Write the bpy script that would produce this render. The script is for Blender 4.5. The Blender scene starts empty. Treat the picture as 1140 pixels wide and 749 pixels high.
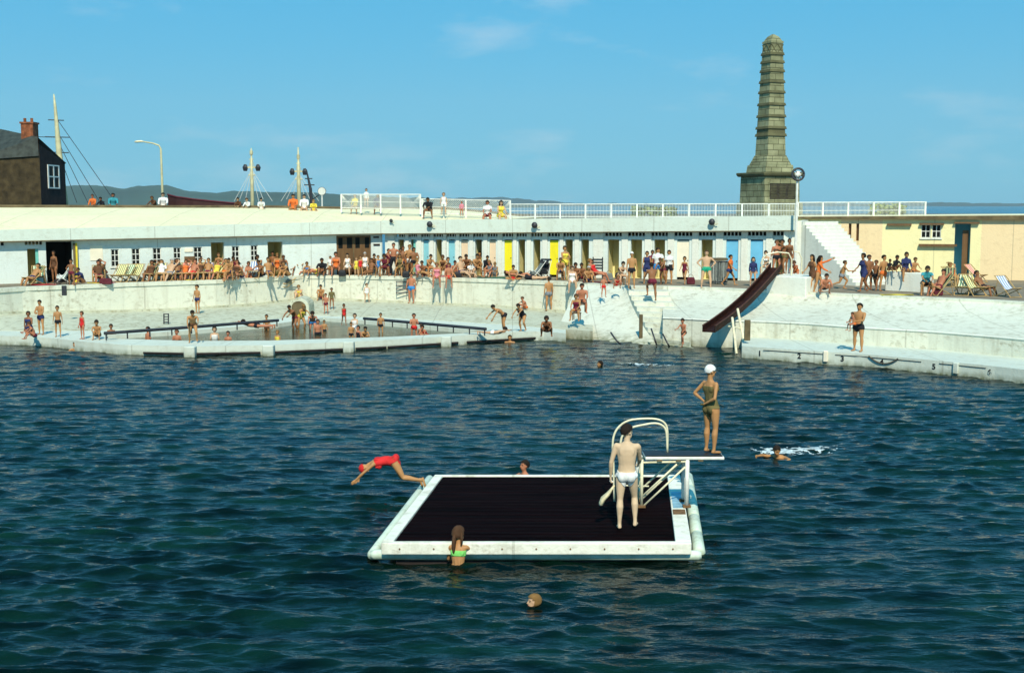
import bpy, bmesh, math, random
import numpy as np
from mathutils import Vector, Matrix, noise
random.seed(7)
R = math.radians
S = bpy.context.scene
C = S.collection
# ------------------------------------------------------------------ camera
F = 1355.0; CH = 5.8; PITCH = math.atan(146.5/F)
cp, sp = math.cos(PITCH), math.sin(PITCH)
def ray(x, y):
    a = (x-570)/F; b = (374.5-y)/F
    return Vector((a, cp + b*sp, -sp + b*cp))
def P(x, y, z):
    "world point at height z seen at photograph position x, y"
    d = ray(x, y); t = (z-CH)/d.z
    return Vector((d.x*t, d.y*t, z))
def D(x, y, dist):
    d = ray(x, y); t = dist/d.y
    return Vector((d.x*t, dist, CH+d.z*t))
def zat(p, y):
    "height above p whose image row is y"
    b = (374.5-y)/F
    return CH + p.y*(-sp+b*cp)/(cp+b*sp)
cam = bpy.data.cameras.new('camera'); cam.lens = F/1140*36; cam.sensor_width = 36
cam.clip_start = .1; cam.clip_end = 60000
co = bpy.data.objects.new('camera', cam); C.objects.link(co)
co.location = (0, 0, CH); co.rotation_euler = (R(90)-PITCH, 0, 0); S.camera = co

# ------------------------------------------------------------------ materials
def lk(nt, a, b): nt.links.new(a, b)
def mat(name, col, rough=.7, var=.12, scale=3.0, bump=0.0, col2=None, bscale=None, spec=.3, stretch=(1,1,1), detail=4, metal=0):
    m = bpy.data.materials.new(name); m.use_nodes = True; nt = m.node_tree
    b = nt.nodes['Principled BSDF']
    b.inputs['Roughness'].default_value = rough; b.inputs['Metallic'].default_value = metal
    b.inputs['Specular IOR Level'].default_value = spec
    tc = nt.nodes.new('ShaderNodeTexCoord'); mp = nt.nodes.new('ShaderNodeMapping'); mp.inputs['Scale'].default_value = stretch
    lk(nt, tc.outputs['Object'], mp.inputs['Vector'])
    n = nt.nodes.new('ShaderNodeTexNoise'); n.inputs['Scale'].default_value = scale; n.inputs['Detail'].default_value = detail
    lk(nt, mp.outputs[0], n.inputs['Vector'])
    cr = nt.nodes.new('ShaderNodeValToRGB'); cr.color_ramp.elements[0].position = .3; cr.color_ramp.elements[1].position = .7
    c2 = col2 or tuple(c*(1-2*var) for c in col)
    cr.color_ramp.elements[0].color = (*c2, 1); cr.color_ramp.elements[1].color = (*[min(1, c*(1+var*.4)) for c in col], 1)
    lk(nt, n.outputs['Fac'], cr.inputs['Fac']); lk(nt, cr.outputs[0], b.inputs['Base Color'])
    if bump:
        n2 = nt.nodes.new('ShaderNodeTexNoise'); n2.inputs['Scale'].default_value = bscale or scale*6; n2.inputs['Detail'].default_value = 5
        lk(nt, mp.outputs[0], n2.inputs['Vector'])
        bp = nt.nodes.new('ShaderNodeBump'); bp.inputs['Strength'].default_value = bump; bp.inputs['Distance'].default_value = .03
        lk(nt, n2.outputs['Fac'], bp.inputs['Height']); lk(nt, bp.outputs[0], b.inputs['Normal'])
    return m
def stained(name, col, stain=(.32,.29,.2), amount=.5, base_z=.35, algae=(.12,.13,.06), spots=.6):
    "whitewashed concrete: blotches, vertical run marks, a tide line of weed at the foot"
    m = bpy.data.materials.new(name); m.use_nodes = True; nt = m.node_tree; N = nt.nodes
    b = N['Principled BSDF']; b.inputs['Roughness'].default_value = .8; b.inputs['Specular IOR Level'].default_value = .2
    ge = N.new('ShaderNodeNewGeometry')
    def nz(scale, st, detail=6, lo=.45, hi=.65):
        mp = N.new('ShaderNodeMapping'); mp.inputs['Scale'].default_value = st; lk(nt, ge.outputs['Position'], mp.inputs[0])
        n = N.new('ShaderNodeTexNoise'); n.inputs['Scale'].default_value = scale; n.inputs['Detail'].default_value = detail; n.inputs['Roughness'].default_value=.65
        lk(nt, mp.outputs[0], n.inputs[0])
        r = N.new('ShaderNodeMapRange'); r.inputs[1].default_value = lo; r.inputs[2].default_value = hi
        lk(nt, n.outputs['Fac'], r.inputs[0]); return r.outputs[0]
    def mix(fac, a, c):
        x = N.new('ShaderNodeMix'); x.data_type = 'RGBA'; x.inputs[7].default_value = (*c, 1)
        if isinstance(a, tuple): x.inputs[6].default_value = (*a, 1)
        else: lk(nt, a, x.inputs[6])
        lk(nt, fac, x.inputs[0]); return x.outputs[2]
    def mul(a, k):
        x = N.new('ShaderNodeMath'); x.operation = 'MULTIPLY'; lk(nt, a, x.inputs[0])
        if isinstance(k, float): x.inputs[1].default_value = k
        else: lk(nt, k, x.inputs[1])
        return x.outputs[0]
    blot = nz(.55, (1,1,2), lo=.4, hi=.6); fine = nz(4, (1,1,1.5), lo=.5, hi=.75); run = nz(2.2, (1,1,.12), lo=.52, hi=.72)
    c = mix(mul(nz(.25,(1,1,1),lo=.4,hi=.7), .35), col, tuple(k*.8 for k in col))
    c = mix(mul(mul(blot, fine), amount), c, stain)
    c = mix(mul(run, amount*.45), c, stain)
    c = mix(mul(nz(9,(1,1,1),lo=.68,hi=.74), spots), c, (.16,.13,.1))
    sx = N.new('ShaderNodeSeparateXYZ'); lk(nt, ge.outputs['Position'], sx.inputs[0])
    jn = N.new('ShaderNodeMath'); jn.operation = 'MULTIPLY'; jn.inputs[1].default_value = .27; lk(nt, sx.outputs[0], jn.inputs[0])
    jf = N.new('ShaderNodeMath'); jf.operation = 'FRACT'; lk(nt, jn.outputs[0], jf.inputs[0])
    jl = N.new('ShaderNodeMath'); jl.operation = 'LESS_THAN'; jl.inputs[1].default_value = .013; lk(nt, jf.outputs[0], jl.inputs[0])
    c = mix(mul(jl.outputs[0], .35), c, (.2,.18,.13))
    r = N.new('ShaderNodeMapRange'); r.inputs[1].default_value = base_z; r.inputs[2].default_value = -.02; lk(nt, sx.outputs[2], r.inputs[0])
    if base_z > -1: c = mix(mul(r.outputs[0], nz(3,(1,1,.6),lo=.3,hi=.6)), c, algae)
    lk(nt, c, b.inputs['Base Color'])
    bn = N.new('ShaderNodeTexNoise'); bn.inputs['Scale'].default_value = 12; bn.inputs['Detail'].default_value = 6; lk(nt, ge.outputs['Position'], bn.inputs[0])
    bp = N.new('ShaderNodeBump'); bp.inputs['Strength'].default_value = .4; bp.inputs['Distance'].default_value = .03
    lk(nt, bn.outputs['Fac'], bp.inputs['Height']); lk(nt, bp.outputs[0], b.inputs['Normal'])
    return m
def striped(name, c1, c2, freq=8, axis=0, rough=.8):
    m = bpy.data.materials.new(name); m.use_nodes = True; nt = m.node_tree; N = nt.nodes
    b = N['Principled BSDF']; b.inputs['Roughness'].default_value = rough; b.inputs['Specular IOR Level'].default_value = .1
    tc = N.new('ShaderNodeTexCoord'); sx = N.new('ShaderNodeSeparateXYZ'); lk(nt, tc.outputs['Object'], sx.inputs[0])
    mu = N.new('ShaderNodeMath'); mu.operation = 'MULTIPLY'; mu.inputs[1].default_value = freq; lk(nt, sx.outputs[axis], mu.inputs[0])
    fr = N.new('ShaderNodeMath'); fr.operation = 'FRACT'; lk(nt, mu.outputs[0], fr.inputs[0])
    cr = N.new('ShaderNodeValToRGB'); cr.color_ramp.interpolation = 'CONSTANT'
    cr.color_ramp.elements[0].color = (*c1,1); cr.color_ramp.elements[1].position = .5; cr.color_ramp.elements[1].color = (*c2,1)
    lk(nt, fr.outputs[0], cr.inputs[0]); lk(nt, cr.outputs[0], b.inputs['Base Color'])
    return m
M = {}
M['pool_paint'] = stained('pool_paint', (.66,.67,.55), amount=1.15)
M['pool_stain'] = stained('pool_stain', (.53,.54,.41), amount=1.5, stain=(.22,.18,.09))
M['kerb'] = stained('kerb_paint', (.58,.63,.54), amount=.6, base_z=.22)
M['tread'] = stained('tread_paint', (.55,.58,.50), amount=.6)
M['paving'] = mat('terrace_paving', (.24,.2,.14), .9, .2, 1.2, .4)
M['white'] = stained('white_render', (.74,.75,.66), amount=.45, base_z=-9, spots=.4)
M['white_blue'] = stained('pale_blue_render', (.66,.73,.68), amount=.4, base_z=-9, spots=.3)
M['fascia'] = stained('fascia_paint', (.62,.69,.60), amount=.5, base_z=-9, spots=.4)
M['roof'] = stained('cream_roof_paint', (.80,.74,.48), stain=(.45,.36,.18), amount=.5, base_z=-9, spots=.3)
M['coping'] = mat('brown_coping', (.16,.12,.06), .9, .3, 2, .4)
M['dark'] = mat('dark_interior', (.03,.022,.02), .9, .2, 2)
M['cabin_in'] = mat('cabin_lining', (.78,.70,.36), .8, .1, 2)
M['brown'] = mat('brown_timber', (.17,.09,.035), .6, .15, 1.5, .2, stretch=(4,4,.5))
M['blue_door'] = mat('blue_door_paint', (.16,.48,.70), .5, .06, 2)
M['pale_blue_door'] = mat('pale_blue_door_paint', (.24,.55,.62), .5, .06, 2)
M['teal_door'] = mat('teal_door_paint', (.16,.5,.42), .5, .06, 2)
M['yellow_door'] = mat('yellow_door_paint', (.85,.72,.02), .5, .05, 2)
M['peach_door'] = mat('peach_door_paint', (.8,.6,.4), .5, .05, 2)
M['ivory_door'] = mat('ivory_door_paint', (.85,.78,.6), .5, .05, 2)
M['white_metal'] = mat('white_painted_metal', (.78,.78,.7), .4, .1, 8, spec=.5)
M['cream_metal'] = mat('cream_painted_metal', (.8,.74,.5), .4, .12, 8, spec=.5)
M['dark_metal'] = mat('dark_metal', (.03,.03,.035), .5, .2, 8, spec=.5)
M['glass'] = mat('window_glass', (.012,.014,.012), .5, .1, 2, spec=.06)
M['cream_wall'] = stained('cream_wall', (.84,.77,.42), stain=(.5,.4,.2), amount=.4, base_z=-9, spots=.2)
M['pink_wall'] = stained('pink_wall', (.82,.64,.38), stain=(.5,.35,.2), amount=.5, base_z=-9, spots=.2)
M['slide_red'] = mat('slide_dark_red', (.030,.010,.006), .6, .25, 3, spec=.08)
M['slide_in'] = mat('slide_metal_bed', (.09,.035,.02), .6, .2, 3, spec=.12)
M['wood'] = mat('varnished_wood', (.5,.33,.13), .5, .2, 6)
M['rope'] = mat('rope', (.12,.1,.07), .9, .2, 10)
M['yellow'] = mat('yellow_cloth', (.8,.62,.05), .9, .1, 6)
M['red_cloth'] = mat('red_cloth', (.55,.04,.04), .9, .1, 6)
M['maroon'] = mat('maroon_cloth', (.12,.02,.03), .9, .2, 6)
M['pink_cloth'] = mat('pink_cloth', (.7,.25,.32), .9, .1, 6)
M['green_cloth'] = mat('green_cloth', (.05,.2,.12), .9, .2, 6)
M['black'] = mat('black_plastic', (.015,.015,.018), .5, .2, 6)
M['brick'] = mat('red_brick', (.3,.1,.04), .9, .3, 4, .4)
M['housewall'] = mat('dark_rubble_wall', (.07,.05,.022), .95, .35, 1.6, .8)
M['housewall2'] = mat('slate_hung_wall', (.022,.014,.014), .95, .3, 1.6, .6)
M['slate'] = mat('roof_slate', (.05,.06,.05), .7, .3, 2, .4)
M['stone'] = mat('granite', (.38,.38,.22), .9, .16, .9, 1.0, bscale=4, col2=(.17,.17,.09))
def ashlar(m):
    nt = m.node_tree; N = nt.nodes; b = N['Principled BSDF']; src = b.inputs['Base Color'].links[0].from_socket
    tc = N.new('ShaderNodeTexCoord'); sx = N.new('ShaderNodeSeparateXYZ'); lk(nt, tc.outputs['Object'], sx.inputs[0])
    ad = N.new('ShaderNodeMath'); ad.operation = 'SUBTRACT'; lk(nt, sx.outputs[0], ad.inputs[0]); lk(nt, sx.outputs[1], ad.inputs[1])
    cb = N.new('ShaderNodeCombineXYZ'); lk(nt, ad.outputs[0], cb.inputs[0]); lk(nt, sx.outputs[2], cb.inputs[1])
    br = N.new('ShaderNodeTexBrick'); br.inputs['Scale'].default_value = 1; br.inputs['Brick Width'].default_value = .9; br.inputs['Row Height'].default_value = .42; br.inputs['Mortar Size'].default_value = .025
    br.inputs['Color1'].default_value = (1,1,1,1); br.inputs['Color2'].default_value = (.68,.7,.66,1); br.inputs['Mortar'].default_value = (.28,.28,.24,1); lk(nt, cb.outputs[0], br.inputs['Vector'])
    mx = N.new('ShaderNodeMix'); mx.data_type = 'RGBA'; mx.blend_type = 'MULTIPLY'; mx.inputs[0].default_value = 1; lk(nt, src, mx.inputs[6]); lk(nt, br.outputs[0], mx.inputs[7]); lk(nt, mx.outputs[2], b.inputs['Base Color'])
ashlar(M['stone']); M['stone_dark'] = mat('granite_weathered', (.13,.125,.06), .9, .2, 1.5, .6)
M['bronze'] = mat('bronze_plaque', (.06,.05,.03), .6, .3, 4, .5, bscale=9)
M['hull'] = mat('hull_paint', (.06,.02,.018), .6, .2, 1)
M['mast'] = mat('mast_paint', (.62,.58,.34), .6, .15, 2)
M['hill_near'] = mat('hill_scrub', (.04,.08,.055), 1, .25, .004, detail=8)
M['hill_far'] = mat('hill_far_scrub', (.05,.08,.08), 1, .25, .002, detail=8)
M['hedge'] = mat('hedge_leaf', (.30,.36,.10), .9, .35, 3, .8)
M['quay'] = mat('quay_asphalt', (.16,.15,.12), .9, .2, .5, .3)
M['foam'] = mat('foam', (.6,.7,.72), .6, .2, 8, .5)
M['shrub'] = mat('shrub_leaf', (.07,.12,.03), .9, .35, 3, .6)
M['grey_cloth'] = mat('grey_cloth', (.2,.22,.2), .9, .2, 6)

# ------------------------------------------------------------------ mesh helpers
class MB:
    def __init__(s): s.v = []; s.f = []; s.mi = []
    def add(s, vs, fs, mi=0):
        o = len(s.v); s.v += [tuple(v) for v in vs]; s.f += [tuple(i+o for i in f) for f in fs]; s.mi += [mi]*len(fs); return s
    def quad(s, a, b, c, d, mi=0): return s.add([a,b,c,d], [(0,1,2,3)], mi)
    def box(s, c, size, rz=0, mi=0, rot=None):
        c = Vector(c); hx, hy, hz = [k/2 for k in size]
        m = rot or Matrix.Rotation(rz, 3, 'Z')
        vs = [c + m @ Vector((x*hx, y*hy, z*hz)) for x in (-1,1) for y in (-1,1) for z in (-1,1)]
        return s.add(vs, [(0,1,3,2),(4,6,7,5),(0,4,5,1),(2,3,7,6),(0,2,6,4),(1,5,7,3)], mi)
    def seg(s, a, b, n0, n1, z0, z1a, z1b=None, mi=0):
        "upright slab along a-b (2d), from n0 to n1 along its left normal, z0..z1"
        a = Vector((a[0], a[1])); b = Vector((b[0], b[1])); d = (b-a).normalized(); n = Vector((-d.y, d.x))
        if z1b is None: z1b = z1a
        z0a, z0b = (z0 if isinstance(z0, tuple) else (z0, z0))
        q = [a+n*n0, b+n*n0, b+n*n1, a+n*n1]; zb = [z0a, z0b, z0b, z0a]; zt = [z1a, z1b, z1b, z1a]
        vs = [(p.x, p.y, z) for p, z in zip(q, zb)] + [(p.x, p.y, z) for p, z in zip(q, zt)]
        return s.add(vs, [(3,2,1,0),(4,5,6,7),(0,1,5,4),(1,2,6,5),(2,3,7,6),(3,0,4,7)], mi)
    def tube(s, pts, rad, n=8, mi=0, cap=True, flat=None):
        pts = [Vector(p) for p in pts]; k = len(pts)
        if not isinstance(rad, (list, tuple)): rad = [rad]*k
        up = None; vs = []; fs = []
        for i, p in enumerate(pts):
            d = (pts[min(i+1,k-1)] - pts[max(i-1,0)]).normalized()
            if up is None:
                up = Vector((0,0,1)) if abs(d.z) < .9 else Vector((1,0,0))
            x = d.cross(up)
            if x.length < 1e-4: x = d.cross(Vector((0,1,0)))
            x.normalize(); y = x.cross(d).normalized(); up = y
            for j in range(n):
                t = 2*math.pi*j/n
                vs.append(p + x*rad[i]*math.cos(t) + y*rad[i]*math.sin(t)*(flat or 1))
        for i in range(k-1):
            for j in range(n):
                a = i*n+j; b = i*n+(j+1)%n
                fs.append((a, b, b+n, a+n))
        if cap: fs.append(tuple(range(n))[::-1]); fs.append(tuple(range((k-1)*n, k*n)))
        return s.add(vs, fs, mi)
    def ell(s, c, r, n=10, m=8, rot=None, mi=0):
        c = Vector(c); vs = [c + (rot @ Vector((0,0,r[2])) if rot else Vector((0,0,r[2])))]; fs = []
        for i in range(1, m):
            ph = math.pi*i/m
            for j in range(n):
                t = 2*math.pi*j/n
                v = Vector((r[0]*math.sin(ph)*math.cos(t), r[1]*math.sin(ph)*math.sin(t), r[2]*math.cos(ph)))
                vs.append(c + (rot @ v if rot else v))
        v = Vector((0,0,-r[2])); vs.append(c + (rot @ v if rot else v))
        for j in range(n): fs.append((0, 1+j, 1+(j+1)%n))
        for i in range(m-2):
            for j in range(n):
                a = 1+i*n+j; b = 1+i*n+(j+1)%n; fs.append((a, a+n, b+n, b))
        L = len(vs)-1; o = 1+(m-2)*n
        for j in range(n): fs.append((L, o+(j+1)%n, o+j))
        return s.add(vs, fs, mi)
    def loft(s, rings, mi=0):
        n = len(rings[0]); vs = [v for r in rings for v in r]; fs = []
        for i in range(len(rings)-1):
            for j in range(n):
                a = i*n+j; b = i*n+(j+1)%n; fs.append((a, b, b+n, a+n))
        fs.append(tuple(range(n))[::-1]); o = (len(rings)-1)*n; fs.append(tuple(range(o, o+n)))
        return s.add(vs, fs, mi)
    def mesh(s, name, smooth=False, mats=()):
        me = bpy.data.meshes.new(name); me.from_pydata(s.v, [], s.f); me.update()
        for m in mats: me.materials.append(m)
        if len(mats) > 1: me.polygons.foreach_set('material_index', s.mi)
        if smooth: me.polygons.foreach_set('use_smooth', [True]*len(me.polygons))
        return me
    def build(s, name, m, parent=None, smooth=False, loc=None, fix=True):
        me = s.mesh(name, smooth, m if isinstance(m, (list, tuple)) else [m])
        if fix:
            bm = bmesh.new(); bm.from_mesh(me); bmesh.ops.recalc_face_normals(bm, faces=bm.faces); bm.to_mesh(me); bm.free()
        o = bpy.data.objects.new(name, me); C.objects.link(o)
        if parent: o.parent = parent
        if loc is not None: o.location = loc
        return o
LABELS = {}
def tag(o, label=None, cat=None, group=None, kind=None):
    if label: o['label'] = label
    if cat: o['category'] = cat
    if group: o['group'] = group
    if kind: o['kind'] = kind
    return o
def empty(name, loc, rz, label, cat, group=None):
    o = bpy.data.objects.new(name, None); C.objects.link(o); o.location = loc; o.rotation_euler = (0,0,rz); o.empty_display_size = .2
    return tag(o, label, cat, group)
def copy_tree(o, parent=None):
    c = o.copy(); C.objects.link(c); c.parent = parent
    for ch in list(o.children): copy_tree(ch, c)
    return c
def bevel(o, w=.02, seg=1):
    m = o.modifiers.new('bevel', 'BEVEL'); m.width = w; m.segments = seg; m.limit_method = 'ANGLE'; return o
def poly_slab(name, pts, z, thick, m, parent=None):
    "flat slab from a plan outline"
    from mathutils.geometry import tessellate_polygon
    n = len(pts); tri = tessellate_polygon([[Vector((p[0], p[1], 0)) for p in pts]])
    mb = MB(); vs = [(p[0],p[1],z) for p in pts]+[(p[0],p[1],z-thick) for p in pts]
    fs = [tuple(t) for t in tri]+[tuple(i+n for i in t[::-1]) for t in tri]+[(i,(i+1)%n,(i+1)%n+n,i+n) for i in range(n)]
    mb.add(vs, fs); me = mb.mesh(name); bm = bmesh.new(); bm.from_mesh(me); bmesh.ops.recalc_face_normals(bm, faces=bm.faces); bm.to_mesh(me); bm.free(); me.materials.append(m)
    o = bpy.data.objects.new(name, me); C.objects.link(o)
    if parent: o.parent = parent
    return o
def resample(line, xs):
    X = [p[0] for p in line]; Y = [p[1] for p in line]
    return [(x, float(np.interp(x, X, Y))) for x in xs]
def ruled(rows, name, m, parent=None, smooth=False):
    "skin a list of equally long point rows"
    mb = MB(); n = len(rows[0]); vs = [p for r in rows for p in r]; fs = []
    for i in range(len(rows)-1):
        for j in range(n-1): fs.append((i*n+j, i*n+j+1, (i+1)*n+j+1, (i+1)*n+j))
    mb.add(vs, fs); return mb.build(name, m, parent, smooth)
# ------------------------------------------------------------------ world, sun
W = bpy.data.worlds.new('World'); S.world = W; W.use_nodes = True; nt = W.node_tree; N = nt.nodes
bg = N['Background']; sky = N.new('ShaderNodeTexSky'); sky.sky_type = 'NISHITA'; sky.sun_disc = False
SUN_EL, SUN_AZ = R(44), R(-4)      # sun stands behind the camera, a touch to its right
sv = Vector((-math.sin(SUN_AZ)*math.cos(SUN_EL), -math.cos(SUN_AZ)*math.cos(SUN_EL), math.sin(SUN_EL)))
sky.sun_elevation = SUN_EL; sky.sun_rotation = math.atan2(sv.x, sv.y)
sky.altitude = 0; sky.air_density = 1.0; sky.dust_density = .2; sky.ozone_density = 2.5
hs = N.new('ShaderNodeHueSaturation'); hs.inputs['Saturation'].default_value = 1.25; hs.inputs['Hue'].default_value = .485
lk(nt, sky.outputs[0], hs.inputs['Color'])
# thin fair-weather cloud
tc = N.new('ShaderNodeTexCoord'); mp = N.new('ShaderNodeMapping'); mp.inputs['Scale'].default_value = (5,5,16)
lk(nt, tc.outputs['Generated'], mp.inputs[0])
cn = N.new('ShaderNodeTexNoise'); cn.inputs['Scale'].default_value = 1.3; cn.inputs['Detail'].default_value = 8; cn.inputs['Roughness'].default_value = .6
lk(nt, mp.outputs[0], cn.inputs[0])
mr = N.new('ShaderNodeMapRange'); mr.inputs[1].default_value = .56; mr.inputs[2].default_value = .8; mr.inputs[4].default_value = .4
lk(nt, cn.outputs['Fac'], mr.inputs[0])
mx = N.new('ShaderNodeMix'); mx.data_type = 'RGBA'; mx.inputs[7].default_value = (7.5,8,8.5,1)

tn = N.new('ShaderNodeMix'); tn.data_type = 'RGBA'; tn.blend_type = 'MULTIPLY'; tn.inputs[0].default_value = 1; tn.inputs[7].default_value = (.62,.98,1.0,1); lk(nt, hs.outputs[0], tn.inputs[6])
fl = N.new('ShaderNodeMix'); fl.data_type = 'RGBA'; fl.inputs[0].default_value = .72; fl.inputs[7].default_value = (.2,4.1,7.7,1); lk(nt, tn.outputs[2], fl.inputs[6])
lk(nt, mr.outputs[0], mx.inputs[0]); lk(nt, fl.outputs[2], mx.inputs[6]); lk(nt, mx.outputs[2], bg.inputs['Color'])
bg.inputs['Strength'].default_value = .11
sl = bpy.data.lights.new('sun', 'SUN'); sl.energy = 5.0; sl.angle = R(.5); sl.color = (1,.93,.74)
so = bpy.data.objects.new('sun', sl); C.objects.link(so); so.rotation_euler = sv.to_track_quat('Z','Y').to_euler(); so.location = (0,0,40)
S.view_settings.view_transform = 'Standard'; S.view_settings.look = 'None'; S.view_settings.exposure = 0.0; S.view_settings.gamma = 1; S.view_settings.use_curve_mapping = False
S.render.engine = 'CYCLES'

# ------------------------------------------------------------------ water of the main pool
def water_mat(name, deep, bumps=.35, rough=.07, spec=.36):
    m = bpy.data.materials.new(name); m.use_nodes = True; nt = m.node_tree; N = nt.nodes
    b = N['Principled BSDF']; b.inputs['Roughness'].default_value = rough; b.inputs['IOR'].default_value = 1.33; b.inputs['Specular IOR Level'].default_value = spec
    ge = N.new('ShaderNodeNewGeometry')
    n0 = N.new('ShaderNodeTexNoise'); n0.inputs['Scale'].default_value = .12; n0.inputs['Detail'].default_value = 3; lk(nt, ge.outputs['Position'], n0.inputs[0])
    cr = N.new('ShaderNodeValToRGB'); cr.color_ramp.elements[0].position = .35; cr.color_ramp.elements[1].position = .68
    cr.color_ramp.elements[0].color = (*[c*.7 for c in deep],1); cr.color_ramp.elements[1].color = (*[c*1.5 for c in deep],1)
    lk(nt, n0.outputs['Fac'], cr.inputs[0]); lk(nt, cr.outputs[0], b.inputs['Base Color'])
    prev = None
    for sc, st, dist in ((3.4,(.35,1,1),.05),(7.5,(.4,1,1),.03),(17,(.6,1,1),.010)):
        mp = N.new('ShaderNodeMapping'); mp.inputs['Scale'].default_value = st; mp.inputs['Rotation'].default_value = (0,0,R(8)); lk(nt, ge.outputs['Position'], mp.inputs[0])
        n = N.new('ShaderNodeTexNoise'); n.inputs['Scale'].default_value = sc; n.inputs['Detail'].default_value = 3; lk(nt, mp.outputs[0], n.inputs[0])
        bp = N.new('ShaderNodeBump'); bp.inputs['Strength'].default_value = bumps; bp.inputs['Distance'].default_value = dist
        lk(nt, n.outputs['Fac'], bp.inputs['Height'])
        if prev: lk(nt, prev.outputs[0], bp.inputs['Normal'])
        prev = bp
    lk(nt, prev.outputs[0], b.inputs['Normal'])
    return m
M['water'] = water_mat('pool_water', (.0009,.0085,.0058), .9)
def wave_tone(m):
    "dark troughs and lighter crests put into the colour as stretched noise"
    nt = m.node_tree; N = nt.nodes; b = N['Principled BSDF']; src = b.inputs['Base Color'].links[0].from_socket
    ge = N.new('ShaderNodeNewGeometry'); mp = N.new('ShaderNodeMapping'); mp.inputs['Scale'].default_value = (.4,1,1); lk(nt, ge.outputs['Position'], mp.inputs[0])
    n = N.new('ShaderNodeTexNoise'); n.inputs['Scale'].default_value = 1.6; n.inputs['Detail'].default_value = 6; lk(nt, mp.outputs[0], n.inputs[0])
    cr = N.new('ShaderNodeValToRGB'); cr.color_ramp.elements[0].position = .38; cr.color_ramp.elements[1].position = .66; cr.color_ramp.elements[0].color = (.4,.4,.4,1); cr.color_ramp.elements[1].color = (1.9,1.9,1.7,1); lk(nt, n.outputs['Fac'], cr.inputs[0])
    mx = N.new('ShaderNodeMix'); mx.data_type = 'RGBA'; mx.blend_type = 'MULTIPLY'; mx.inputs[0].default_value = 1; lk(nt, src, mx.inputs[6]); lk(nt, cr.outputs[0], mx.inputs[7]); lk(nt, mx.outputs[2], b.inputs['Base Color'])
wave_tone(M['water'])  # base colour carries the dark and light of the waves
M['kidwater'] = water_mat('shallow_water', (.018,.035,.016), .5)
M['sea'] = water_mat('sea_water', (.02,.10,.16), .3, .25)
rng = np.random.RandomState(3)
waves = []
for i in range(120):
    lam = .25*(6.0**(rng.rand()**2.2)); k = 2*math.pi/lam
    th = rng.normal(0, .30) + .08
    waves.append((k*math.sin(th), k*math.cos(th), rng.rand()*6.283, .0062*lam**.93*(.5+rng.rand())))
def wave_z(X, Y):
    Z = np.zeros_like(X); dX = np.zeros_like(X); dY = np.zeros_like(X)
    for kx, ky, ph, a in waves:
        k = math.hypot(kx, ky); p = kx*X+ky*Y+ph
        Z += a*np.cos(p); dX -= .6*a*kx/k*np.sin(p); dY -= .6*a*ky/k*np.sin(p)
    return Z, dX, dY
def make_water():
    ny, nx = 760, 560
    ys = np.geomspace(9.0, 66.0, ny); us = np.linspace(-1, 1, nx)
    Y = np.repeat(ys[:,None], nx, 1); X = us[None,:]*(Y*.52+3.5)
    g = .5+.5*np.sin(X*.21+1.3*np.sin(Y*.17))*np.sin(Y*.23+.7)       # gusts: rougher and smoother water
    Z, dX, dY = wave_z(X, Y)
    fade = np.clip(1.25-Y/75, .35, 1)*(.55+.6*g)
    for cx, cy, am in ((P(872,505,0).x,P(872,505,0).y,.05),(P(602,671,0).x,P(602,671,0).y,.03),(P(510,629,0).x,P(510,629,0).y,.025),(P(589,533,0).x,25.7,.03),(P(671,407,0).x,P(671,407,0).y,.04)):
        r_ = np.hypot(X-cx, Y-cy); Z += am*np.cos(r_*11)*np.exp(-r_/.75)
    v = np.stack([X+dX*fade, Y+dY*fade, Z*fade], -1).reshape(-1,3).astype(np.float32)
    me = bpy.data.meshes.new('pool_water'); i = np.arange(ny*nx).reshape(ny,nx)
    q = np.stack([i[:-1,:-1], i[:-1,1:], i[1:,1:], i[1:,:-1]], -1).reshape(-1,4)
    me.vertices.add(len(v)); me.vertices.foreach_set('co', v.ravel())
    me.loops.add(q.size); me.loops.foreach_set('vertex_index', q.ravel().astype(np.int32))
    me.polygons.add(len(q)); me.polygons.foreach_set('loop_start', (np.arange(len(q))*4).astype(np.int32))
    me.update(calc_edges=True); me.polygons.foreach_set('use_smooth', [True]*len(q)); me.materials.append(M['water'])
    o = bpy.data.objects.new('pool_water', me); C.objects.link(o); tag(o, kind='structure')
make_water()
def wsurf(x, y):
    g = .5+.5*math.sin(x*.21+1.3*math.sin(y*.17))*math.sin(y*.23+.7); Z,_,_ = wave_z(np.array([float(x)]), np.array([float(y)])); return float(Z[0])*min(1,max(.35,1.25-y/75))*(.55+.6*g)
def wz(x, y):
    Z,_,_ = wave_z(np.array([float(x)]), np.array([float(y)])); return float(Z[0])
# ------------------------------------------------------------------ pool edges
ZT, ZM, ZL, ZK = 1.9, 1.15, .38, .2
TL = [(-90,328),(28,320),(140,315.5),(240,312.3),(340,307),(400,307.3),(460,308.5),(560,311.5),(640,314.5),(690,318.5),(760,319.5),(800,321),(860,324.5),(960,328.5),(1107,335),(1280,345)]
ML = [(-90,350),(28,346),(140,344.5),(200,342.5),(280,337.5),(340,330.5),(430,334),(560,340),(640,346),(665,348)]
AL = [(-90,366),(28,368),(140,367),(200,364.5),(280,357),(340,350.5),(430,353),(560,360.5),(640,367),(665,369)]
OL = [(-90,371),(28,374.5),(60,376.5),(95,380.5),(140,384),(215,385.5),(300,384),(430,378.5),(520,373),(600,368.5),(630,371)]
IL = [(118,376.5),(215,379.5),(300,379),(430,375),(541,369.5)]
BL = [(118,373.5),(215,367.5),(310,360),(360,353.5),(410,357),(541,368.5)]
MR = [(742,354),(800,357),(850,358),(900,360.5),(960,365),(1040,369.5),(1107,375),(1280,391)]
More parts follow.
